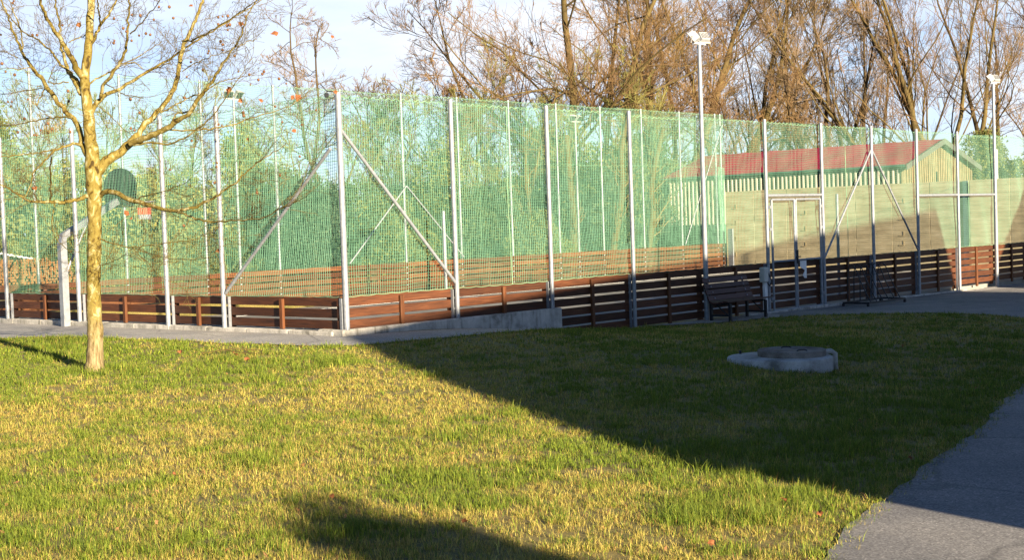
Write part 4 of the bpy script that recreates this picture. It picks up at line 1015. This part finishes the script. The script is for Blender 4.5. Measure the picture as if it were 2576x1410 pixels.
def project(P):
    P=np.asarray(P,float); c,s=math.cos(PITCH),math.sin(PITCH); x=P[...,0];d=P[...,1]*c-P[...,2]*s;u=P[...,1]*s+P[...,2]*c
    cr,sr=math.cos(ROLL),math.sin(ROLL); return np.stack([1288+FPX*(x*cr-u*sr)/d,705-FPX*(x*sr+u*cr)/d],-1)
PX=project(T3)
# seed balls hang in the outer crown; three dozen stand where the photo shows them most clearly
seedpx=[(32,7),(35,2),(157,63),(82,88),(93,88),(288,102),(286,108),(310,71),(318,79),(287,46),(350,89),(367,84),(378,87),(331,102),(332,37),(400,17),(426,17),(436,45),(387,49),(353,39),(480,156),(511,175),(470,193),(555,104),(560,112),(560,126),(525,128),(523,134),(573,75),(571,64),(618,41),(549,43),(560,41),(573,40),(549,61),(578,62),(605,57),(464,246),(454,258),(574,233),(558,316),(550,313),(482,354),(351,284),(328,250),(329,323),(338,328),(173,255),(171,229),(177,332),(130,325),(121,335),(102,328),(86,340),(92,341),(45,333),(20,256),(30,256),(28,267),(62,299),(70,250),(2,87),(5,160),(37,188),(14,180),(120,311),(545,420),(546,410),(83,474),(630,213),(660,186),(664,180),(650,201),(627,187),(613,291),(612,283),(540,460),(428,427),(702,198),(720,210),(784,204),(795,277),(692,268),(710,307),(759,314),(754,394),(646,484),(704,441),(462,568),(600,180),(590,140)]
SB=leafless=None
sv=[];sf=[]
mb=MB(); mb.lathe((0,0,0),[(.0008,-.0165)]+[(.0165*math.sin(math.pi*i/6),-.0165*math.cos(math.pi*i/6)) for i in range(1,6)]+[(.0008,.0165)],9)
seedme=mb.build('seed_ball',M['seed'],None,smooth=True,origin=(0,0,0)); sdata=seedme.data; bpy.data.objects.remove(seedme)
stalk=[]
for i,(x,y) in enumerate(seedpx):
    d=np.hypot(PX[:,0]-x,PX[:,1]-(y-12)); j=int(np.argmin(d)); yd=T3[j,1]
    p=at(x,y,yd)
    o=bpy.data.objects.new('seed_ball',sdata); COL.objects.link(o); o.parent=pt; ROOT[o]=ROOT[pt]; o.location=tuple(p-ROOT[pt]); s=random.uniform(.72,1.2); o.scale=(s,s,s*1.05)
    tip=T3[j]
    if np.linalg.norm(tip-p)>.5: tip=p+np.array([random.uniform(-.05,.05),.02,.16])
    mid=(tip+p)/2+np.array([0,0,.01]); stalk.append(np.array([tip,mid,p]))
V,F=tubes(np.array(stalk),np.full((len(stalk),3),.0014),3); mesh_np('seed_stalks',V,F,M['plane_twig'],pt)
for i,(x,y,s) in enumerate([(690,86,.075),(748,246,.085),(835,92,.045),(317,537,.06),(843,232,.05),(200,62,.06),(480,15,.045),(576,225,.06),(550,630,.055),(606,253,.05),(88,474,.045),(647,485,.03),(655,253,.05),(605,60,.06),(625,350,.04),(740,330,.045),(330,550,.035),(735,245,.05)]):
    d=np.hypot(PX[:,0]-x,PX[:,1]-y); j=int(np.argmin(d)); p=at(x,y,T3[j,1]); v,f=leafdata[i%3]
    o=mesh_np('dead_leaf',v*(s/.06)*.68,f,M['deadleaf'],origin=(0,0,0)); o.parent=pt; ROOT[o]=ROOT[pt]; o.location=tuple(p-ROOT[pt]); o.rotation_euler=(R_(60+random.uniform(-30,30)),random.uniform(-.6,.6),random.uniform(-.8,.8))

# ------------------------------------------------------------------ bare trees
def bare_tree(seed,x,Y,stems,label,n1=16,n2=9,n3=6,n4=3,bark='bark_dark',twig='twig',l1=.36,ang=46,base=-2.1,up=.22,name='bare_tree',t0=.22,tw=.008):
    q=np.random.default_rng(seed); b=at(x,600,Y); b=np.array([b[0],b[1],base])
    t=thing(name,label,'tree',tuple(b),'budding trees behind the rink' if name=='budding_tree' else 'bare trees behind the rink')
    tp=[];cr=[]
    for lean,ln,r,*cv in stems:
        P,Rd=stem_poly(q,b+np.array([lean[0]*.3,lean[1]*.3,0]),lean,ln,r*(.85 if len(stems)==1 else .74),curve=cv[0] if cv else .02,wig=.085,r1=.13)
        tp.append(tubes(P[None],Rd[None],9))
        a,ra=spawn(q,P[None],Rd[None],n1,t0,l1,ang,k=9,up=up,rr=.40,wig=.13); ra=np.maximum(ra*.9,.014)
        tp.append(tubes(a,ra,6))
        a2,r2=spawn(q,a,ra,n2+2,.15,.55,42,k=6,up=.14,rr=.5,wig=.16); r2=np.maximum(r2,tw*1.1)
        a3,r3=spawn(q,a2,r2,n3,.15,.58,36,k=4,up=.12,rr=.6,wig=.17); r3=np.clip(r3,tw*.75,.02)
        cr+= [tubes(a2,r2,4),tubes(a3,r3,3)]
        if n4:
            a4,r4=spawn(q,a3,r3,n4+(1 if x<1850 else 0),.15,.75,36,k=3,up=.10,rr=.7,wig=.15); r4=np.clip(r4,tw*.6,.008); cr.append(tubes(a4,r4,3))
    V,F=join(tp); mesh_np('trunk',V,F,M[bark],t,smooth=True)
    V,F=join(cr); mesh_np('crown',V,F,M[twig],t); return t
bare_tree(101,1418,57,[((.01,0),19,.27,.0)],'tall straight bare tree rising behind the third near fence post',n1=26,n2=8,n3=6,n4=3,bark='bark_bright',ang=64,up=.05,l1=.42)
bare_tree(102,1580,56,[((-.01,0),18,.25,.0)],'tall straight sunlit bare tree behind the fourth near fence post',n1=22,n2=8,n3=6,n4=3,bark='bark_bright',ang=64,up=.05,l1=.42)
bare_tree(103,1395,59,[((-.55,.1),13,.20,.03),((-.95,-.1),10,.15,.03)],'spreading bare tree whose long limbs reach left into the open sky',n1=16,n2=5,n3=5,n4=3,up=.12)
bare_tree(104,1660,60,[((.22,0),18,.30,.0),((-.12,.1),15,.18,.02)],'thick leaning bare trunk left of the bench floodlight pole',n1=18,n2=8,n3=6,n4=3,bark='bark_bright')
bare_tree(105,1770,62,[((.45,0),16,.27,.01),((.12,.2),15,.20,.01)],'golden leaning bare tree right of the bench floodlight pole',n1=18,n2=8,n3=6,n4=3,bark='bark_bright',twig='twig_gold')
bare_tree(106,1490,66,[((.05,0),17,.26,.02),((.42,.1),16,.22,.02),((-.3,0),15,.2,.03)],'dense brown bare tree between the two tall straight trunks',n1=16,n2=8,n3=6,n4=3)
bare_tree(107,1690,70,[((-.25,0),17,.25,.03),((.1,0),17,.25,.02),((.5,0),15,.2,.02)],'dense red brown bare tree deep behind the leaning trunk',n1=15,n2=8,n3=6,n4=3)
bare_tree(108,1880,68,[((.0,0),16,.24,.02),((.38,.1),15,.2,.02)],'golden twiggy bare tree above the left end of the red roof',n1=15,n2=8,n3=6,n4=3,twig='twig_gold')
bare_tree(109,2085,63,[((-.16,0),11.5,.30,.01),((.02,0),12,.24,.01),((.34,.1),11.5,.2,.03)],'dark forked bare tree behind the middle of the red roof',n1=11,n2=5,n3=6,n4=3,twig='twig_grey',up=.28,ang=34,l1=.42)
bare_tree(110,2190,66,[((-.3,0),12,.22,.04),((.05,0),12.5,.22,.02)],'slender bare tree between the forked tree and the willow stems',n1=11,n2=5,n3=6,n4=3,twig='twig_grey',up=.3,ang=34,l1=.42)
bare_tree(111,2330,62,[((-.55,0),15,.24,.03),((-.12,.05),15,.22,.02),((.2,0),14,.2,.02)],'bare willow with stems fanning left above the shed gable',n1=11,n2=5,n3=6,n4=3,twig='twig_grey',bark='bark_bright',up=.3,ang=34,l1=.42)
bare_tree(112,2395,61,[((-.2,.0),15,.26,.02),((.05,.1),15,.26,.01),((.3,0),14,.22,.01)],'large many stemmed bare willow beside the right floodlight pole',n1=11,n2=5,n3=6,n4=3,twig='twig',bark='bark_bright',up=.28,ang=34,l1=.42)
bare_tree(113,2525,60,[((.38,0),14,.26,.02),((.75,.1),12,.2,.03)],'bare tree leaning right at the right edge of the photo',n1=11,n2=5,n3=6,n4=3,twig='twig_gold',bark='bark_bright',up=.2,ang=34,l1=.42)
bare_tree(114,2000,72,[((.05,0),12.5,.2,.02),((-.25,0),12,.18,.03)],'pale thin bare tree far behind, left of the forked tree',n1=11,n2=5,n3=6,n4=3,twig='twig_gold',up=.28,ang=34,l1=.42)
bare_tree(115,2460,70,[((-.1,0),15,.22,.02),((.2,0),15,.2,.02)],'grey bare tree far behind the right floodlight pole',n1=11,n2=5,n3=6,n4=3,twig='twig_grey',up=.28,ang=34,l1=.42)
bare_tree(116,2245,74,[((.05,0),13,.2,.02),((.4,0),12,.18,.03)],'faint bare tree far behind the willow stems',n1=11,n2=5,n3=6,n4=3,twig='twig_grey',up=.28,ang=34,l1=.42)
bare_tree(117,738,60,[((.01,0),11.2,.17,.0)],'slim dark bare tree left of the corner post',n1=24,n2=6,n3=4,n4=2,twig='twig_grey',ang=68,up=.06,l1=.27,t0=.42,tw=.007)
bare_tree(118,857,57,[((-.01,0),11.6,.16,.0)],'slim dark bare tree rising directly behind the corner post',n1=24,n2=6,n3=4,n4=2,twig='twig_grey',ang=68,up=.06,l1=.27,t0=.42,tw=.007)
bare_tree(119,1020,58,[((.0,0),9.0,.11,.0)],'low thin bare tree against the sky right of the corner post',n1=16,n2=7,n3=5,n4=2,twig='twig_grey',ang=48,up=.15,l1=.30,t0=.25)
bare_tree(120,960,63,[((.1,0),7.4,.10,.0),((-.2,0),8.0,.11,.02)],'small twiggy bare tree just right of the corner post',n1=13,n2=7,n3=5,n4=2,twig='twig_grey',ang=45,l1=.34)
bare_tree(121,1150,61,[((-.25,0),7.6,.12,.02),((.2,0),7.9,.12,.02)],'small twiggy bare tree under the limbs reaching left',n1=14,n2=7,n3=6,n4=2,ang=48,l1=.36)
bare_tree(122,640,64,[((.0,0),8,.13,.0)],'faint bare tree above the evergreens left of the corner post',n1=13,n2=7,n3=5,n4=2,twig='twig_grey',ang=50,l1=.28)
bare_tree(123,40,52,[((-.1,0),7.2,.14,.02),((.25,0),7,.12,.02)],'orange brown bare shrub tree at the left edge of the photo',n1=14,n2=7,n3=5,n4=2,twig='twig_gold',ang=40,l1=.3)
bare_tree(124,1270,57,[((-.15,0),8.6,.14,.02),((.22,0),9.0,.14,.02)],'twiggy bare tree at the left foot of the tall straight trunk',n1=14,n2=7,n3=6,n4=3,ang=48,l1=.36)
bare_tree(125,1960,60,[((-.1,0),9,.16,.02),((.35,0),9,.15,.02)],'low bare tree directly above the shed ridge',n1=13,n2=7,n3=6,n4=3,twig='twig',ang=42,l1=.36)
bare_tree(126,2620,66,[((-.2,0),15,.25,.02),((.15,0),15,.25,.02)],'bare tree mostly cut by the right edge of the photo',n1=11,n2=5,n3=6,n4=3,twig='twig',ang=34,l1=.42)

M['twig_green']=noisemat('budding_twigs',[(.3,(.085,.085,.022)),(.7,(.25,.23,.065))],scale=.35,rough=.85)
for k,(x,Y,h,lab) in enumerate([(150,56,8.2,'budding thin tree left of the plane tree trunk beyond the net'),(300,57,7.6,'budding thin tree above the hoop backboard beyond the net'),(480,57,7.9,'budding thin tree between the second and third left posts'),(590,58,7.4,'budding thin tree right behind the far left floodlight pole'),(820,57,7.2,'budding thin tree at the left of the corner post'),(930,56,8.0,'budding thin tree just right of the corner post top'),(1080,57,8.4,'budding thin tree above the far twin braces'),(1210,58,8.6,'budding thin tree right of the second near fence post'),(1340,54,8.2,'budding thin tree left of the third near fence post'),(1500,54,8.4,'budding thin tree between third and fourth near posts'),(1640,55,8.4,'budding thin tree right of the fourth near fence post')]):
    bare_tree(400+k,x,Y,[((.05-.1*(k%2),0),h,.14,.02),((-.28+.5*(k%2),.1),h*.9,.11,.03)],lab,n1=14,n2=6,n3=5,n4=2,twig='twig_green',bark='bark_bright',ang=44,l1=.36,up=.2,t0=.12,name='budding_tree')
# ------------------------------------------------------------------ evergreens behind the back net
def evergreen(seed,h,w,n,cone=.0):
    q=np.random.default_rng(seed)
    nc=int(34*max(1,h/4)); zc=q.uniform(.06,1,nc)
    prof=lambda z:(np.sin(np.clip(z*1.15+.12,0,1.27)*math.pi*.78)**.7)*(1-cone*z)
    ac=q.uniform(0,2*np.pi,nc); rc=w*.5*prof(zc)*np.sqrt(q.uniform(.15,1,nc))
    cen=np.c_[rc*np.cos(ac),rc*np.sin(ac),zc*h*.94]; cs=q.uniform(.22,.5,nc)*w*.5
    k=q.integers(0,nc,n); d=unit(q.normal(0,1,(n,3))); p=cen[k]+d*cs[k][:,None]*np.cbrt(q.uniform(.15,1,n))[:,None]*np.array([1,1,.85])
    p[:,2]=np.maximum(p[:,2],.05)
    u=unit(q.normal(0,1,(n,3))+np.array([0,0,.4])); v=unit(np.cross(u,q.normal(0,1,(n,3)))); s=q.uniform(.035,.085,n)[:,None]
    V=np.stack([p-u*s,p+v*s*.55,p+u*s,p-v*s*.55],1)
    tone=q.uniform(0,1,nc)[k][:,None]*.6+q.uniform(0,1,(n,1))*.4
    return V.reshape(-1,3),np.arange(n*4).reshape(n,4),tone
EV=[evergreen(200+i,h,w,n,c) for i,(h,w,n,c) in enumerate([(4.6,3.6,15000,.2),(5.6,3.4,14000,.55),(3.8,4.4,15000,.1),(6.4,4.0,18000,.35)])]
PAL={'dark':((.03,.046,.016),(.13,.145,.045)),'mid':((.085,.095,.022),(.27,.27,.075)),'light':((.13,.14,.03),(.38,.36,.11)),'blue':((.03,.058,.036),(.10,.145,.075))}
def bush(kind,x,Y,pal,label,s=1.0,cat='tree',name='evergreen_tree',sz=None,rot=0):
    V,F,tone=EV[kind]; a,b=[np.array(c) for c in PAL[pal]]
    P=at(x,600,Y); t=thing(name,label,cat,(P[0],P[1],-2.05),'evergreens behind the rink')
    c,sn=math.cos(rot),math.sin(rot); sz=sz or s
    W=np.c_[(V[:,0]*c-V[:,1]*sn)*s,(V[:,0]*sn+V[:,1]*c)*s,V[:,2]*sz]+ROOT[t]
    col=np.repeat(a*(1-tone)+b*tone,4,0)
    mesh_np('crown',W,F,M['leaf'],t,col=col)
    m=MB(); h=V[:,2].max()*sz; m.tube([(P[0],P[1],-2.2),(P[0]+.05,P[1],-2.05+h*.4),(P[0]-.03,P[1],-2.05+h*.8)],[.13*s,.09*s,.03],7); m.build('trunk',M['bark_dark'],t)
BUSH=[(3,-40,50,'mid','mid green evergreen at the far left edge beyond the firewood',1.1),
(2,95,49,'mid','broad mid green evergreen just left of the plane tree trunk',1.15),
(0,215,52,'light','light green evergreen right behind the plane tree trunk',1.2),
(2,330,50,'light','light green bushy evergreen behind the hoop backboard',1.1),
(0,430,53,'mid','mid green evergreen behind the second left fence post',1.15),
(2,520,50,'light','light green bushy evergreen between hoop and long brace',1.05),
(1,610,54,'mid','pointed evergreen behind the far floodlight pole at left',1.05),
(0,690,50,'dark','dark evergreen seen through the long left brace',1.1),
(2,785,47,'blue','blackish blue green evergreen close left of the corner post',1.05),
(0,880,52,'dark','dark evergreen close right of the corner post',1.1),
(2,965,50,'mid','broad mid green evergreen at the foot of the right brace',1.0),
(0,1050,54,'blue','blue green evergreen behind the far twin braces',1.15),
(1,1130,52,'mid','pointed evergreen behind the second near fence post',1.1),
(2,1215,52,'dark','dark broad evergreen right of the second near fence post',1.1),
(0,1310,55,'mid','mid green evergreen left of the third near fence post',1.2),
(3,1390,58,'blue','tall blue green ivy clad evergreen behind the third near fence post',1.0),
(2,1470,53,'dark','dark broad evergreen below the far twin lamps',1.05),
(0,1545,55,'mid','ivy green evergreen left of the fourth near fence post',1.15),
(3,1625,57,'blue','tall blue green evergreen right of the fourth near fence post',.95),
(0,1700,58,'mid','green evergreen touching the left end of the shed',1.0),
(2,1660,54.5,'dark','low dark evergreen at the left foot of the shed',.75),
(2,0,44.5,'light','low light green bush behind the firewood stack',.55),
(2,240,44,'light','low light green bush behind the foot of the plane tree',.5),
(2,390,45,'light','low light green bush under the hoop sign',.5),
(2,560,46,'mid','low green bush behind the third left fence post',.55),
(2,1350,49.5,'mid','low ivy green bush along the foot of the far rail',.6),
(3,2480,58,'mid','green evergreen behind the wall right of the shed gable',.85),
(2,2570,57,'mid','broad green evergreen behind the wall at the right edge',1.0),
(0,2400,62,'mid','green evergreen just above the right slope of the shed gable',1.0),
(0,2180,64,'mid','green evergreen above the shed ridge near the twin braces',.95),
(2,1900,66,'light','light green bush above the red roof left of the gate',1.15)]
for i,(k,x,Y,pal,lab,s) in enumerate(BUSH): bush(k,x,Y,pal,lab,s,rot=i*1.7,sz=s*random.uniform(.92,1.08)*(.80 if 850<x<1330 else .98 if x<850 else 1.0))
# slim ivy covered trunks among the evergreens
def ivy(seed,pts,Y,label,r=.14):
    P=[at(x,y,Y) for x,y in pts]; t=thing('ivy_trunk',label,'tree',tuple(P[0]),'ivy covered trunks behind the far net')
    Q,Wd=smoothline(P,np.linspace(r,r*.5,len(P)),20); V,F=tubes(Q[None],Wd[None],8); mesh_np('trunk',V,F,M['bark_bright'],t,smooth=True)
    q=np.random.default_rng(seed); a,b=spawn(q,Q[None],Wd[None],14,.2,.25,55,k=6,up=.2,rr=.5,wig=.15); a2,b2=spawn(q,a,np.maximum(b,.012),7,.2,.5,40,k=4,up=.1)
    V,F=join([tubes(a,np.maximum(b,.012),5),tubes(a2,np.maximum(b2,.007),3)]); mesh_np('crown',V,F,M['twig_gold'],t)
ivy(1,[(1535,690),(1545,600),(1562,520),(1566,450),(1560,380),(1580,290)],51,'crooked sunlit trunk left of the fourth near fence post',.17)
ivy(2,[(1618,690),(1630,620),(1645,540),(1635,480),(1650,400),(1668,320)],51,'crooked sunlit trunk between fourth near post and shed',.17)
ivy(3,[(1440,690),(1442,560),(1432,450),(1425,340)],51.5,'pale upright trunk behind the far twin lamps',.2)
ivy(4,[(1330,690),(1336,560),(1320,440),(1326,330)],52,'thin upright trunk left of the third near fence post',.1)

# ------------------------------------------------------------------ houses beside the camera (their shadow lies on the lawn)
RD=np.array([.446,.895]); RD/=np.linalg.norm(RD); RN=np.array([RD[1],-RD[0]])
def house(label,ridge0,length,half,zr,ze):
    fr=Frame(ridge0,RD,RN)
    t=thing('house',label,'house',(ridge0[0],ridge0[1],-1.8))
    m=MB(); prof=[(-half,-2.3),(half,-2.3),(half,ze-.02),(0,zr-.12),(-half,ze-.02)]
    vs=[fr(a,b,z) for a in (0.06,length-.06) for b,z in prof]
    m.add(vs,[(0,1,2,3,4),(9,8,7,6,5)]+[(i,i+5,(i+1)%5+5,(i+1)%5) for i in range(5)]); m.build('wall',M['rend'],t)
    for s in (-1,1):
        m=MB(); d=np.array([0,0]); 
        c=[(a,b,z) for a in (0,length) for b,z in ((s*half*1.02,ze-.06),(0,zr-.11),(0,zr),(s*half*1.02,ze+.07))]
        m.add([fr(*q) for q in c],[(0,1,2,3),(7,6,5,4),(0,4,5,1),(1,5,6,2),(2,6,7,3),(3,7,4,0)]); m.build('roof',M['brownroof'],t)
    for a in np.arange(2.5,length-2,4.2):
        m=MB(); m.box(fr,a,a+1.1,-half-.03,-half+.05,-.75,.25); w=m.build('window',M['white_paint'],t)
        m=MB(); m.box(fr,a+.08,a+1.02,-half-.034,-half-.031,-.67,.17); m.build('pane',M['glass'],w)
    m=MB(); m.box(fr,-.0,.055,-2.6,-1.6,-1.75,.3); d=m.build('door',M['darkgreen'],t)
house('long gabled house beside the lawn that throws the broad shadow',(10.8,-.77),21.5,5.0,4.6,.62)
RD=np.array([-math.sin(R_(33)),math.cos(R_(33))]); RN=np.array([RD[1],-RD[0]])
house('small steep gabled house beyond the first, shading the far right of the rail',(25.5,21.35),6.0,2.75,4.6,1.36)
# clipped conifer between camera and sun: its tip throws the soft patch at the bottom
V,F,tone=evergreen(300,3.75,1.6,3600,.0)
t=thing('columnar_shrub','narrow evergreen shrub standing beside the near house','shrub',(6.50,-3.66,-1.7))
a,b=[np.array(c) for c in PAL['mid']]; mesh_np('crown',V+ROOT[t],F,M['leaf'],t,col=np.repeat(a*(1-tone)+b*tone,4,0))
m=MB(); m.tube([(6.50,-3.66,-1.8),(6.50,-3.66,1.2)],[.07,.03],7); m.build('trunk',M['bark_dark'],t)

# ------------------------------------------------------------------ light, sky, camera
AZ,EL=R_(33),R_(14)
sd=Vector((-math.sin(AZ)*math.cos(EL),math.cos(AZ)*math.cos(EL),-math.sin(EL)))
sl=bpy.data.lights.new('sun','SUN'); sl.energy=5.0; sl.angle=R_(.53); sl.color=(1,.84,.60)
so=bpy.data.objects.new('sun',sl); COL.objects.link(so); so.rotation_euler=sd.to_track_quat('-Z','Y').to_euler(); so.location=(20,-30,12)
w=bpy.data.worlds.new('World'); scene.world=w; w.use_nodes=True; nt=w.node_tree; L=nt.links
bg=nt.nodes['Background']; bg.inputs[1].default_value=.05
sk=N(nt,'ShaderNodeTexSky',sky_type='NISHITA',sun_disc=False); sk.sun_elevation=EL; sk.sun_rotation=R_(180-33)
sk.air_density=.6; sk.dust_density=.25; sk.ozone_density=3.0
tc=N(nt,'ShaderNodeTexCoord'); mp=N(nt,'ShaderNodeMapping'); mp.inputs['Scale'].default_value=(1.2,1.2,4.5); L.new(tc.outputs['Generated'],mp.inputs[0])
cn=N(nt,'ShaderNodeTexNoise',Scale=2.6,Detail=8,Roughness=.55,Distortion=.3); L.new(mp.outputs[0],cn.inputs['Vector'])
cr=ramp(nt,cn.outputs['Fac'],[(.36,(.45,.45,.45)),(.64,(1,1,1))])
sp=N(nt,'ShaderNodeSeparateXYZ'); L.new(tc.outputs['Generated'],sp.inputs[0])
mr=N(nt,'ShaderNodeMapRange',interpolation_type='SMOOTHSTEP'); mr.inputs[1].default_value=.15; mr.inputs[2].default_value=.33; mr.inputs[3].default_value=1; mr.inputs[4].default_value=.0; L.new(sp.outputs[2],mr.inputs[0])
m0=N(nt,'ShaderNodeMath',operation='MULTIPLY'); L.new(cr.outputs[0],m0.inputs[0]); L.new(mr.outputs[0],m0.inputs[1])
mn=N(nt,'ShaderNodeMapRange',interpolation_type='SMOOTHSTEP'); mn.inputs[1].default_value=.1; mn.inputs[2].default_value=.75; L.new(sp.outputs[1],mn.inputs[0])
mu=N(nt,'ShaderNodeMath',operation='MULTIPLY'); L.new(m0.outputs[0],mu.inputs[0]); L.new(mn.outputs[0],mu.inputs[1])
mx=N(nt,'ShaderNodeMix',data_type='RGBA'); L.new(mu.outputs[0],mx.inputs[0]); L.new(sk.outputs[0],mx.inputs[6]); mx.inputs[7].default_value=(5.6,6.0,6.7,1)
L.new(mx.outputs[2],bg.inputs[0])
cam=bpy.data.cameras.new('camera'); cam.sensor_width=36; cam.lens=36*FPX/2576; cam.clip_end=2000; cam.clip_start=.05
co=bpy.data.objects.new('camera',cam); COL.objects.link(co)
# axes: look down by PITCH, then roll
fwd=np.array([0,math.cos(PITCH),-math.sin(PITCH)]); up0=np.array([0,math.sin(PITCH),math.cos(PITCH)]); rt0=np.array([1.,0,0])
cr_,sr_=math.cos(ROLL),math.sin(ROLL)
# image right = cr*rt0 - sr*up0 ; image up = sr*rt0 + cr*up0
rt=cr_*rt0-sr_*up0; upv=sr_*rt0+cr_*up0
co.matrix_world=Matrix((( rt[0],upv[0],-fwd[0],0),(rt[1],upv[1],-fwd[1],0),(rt[2],upv[2],-fwd[2],0),(0,0,0,1)))
scene.camera=co
scene.view_settings.view_transform='Standard'; scene.view_settings.look='None'; scene.view_settings.exposure=1.85; scene.view_settings.gamma=1
scene.cycles.use_denoising=True
scene.cycles.max_bounces=6; scene.cycles.transparent_max_bounces=4
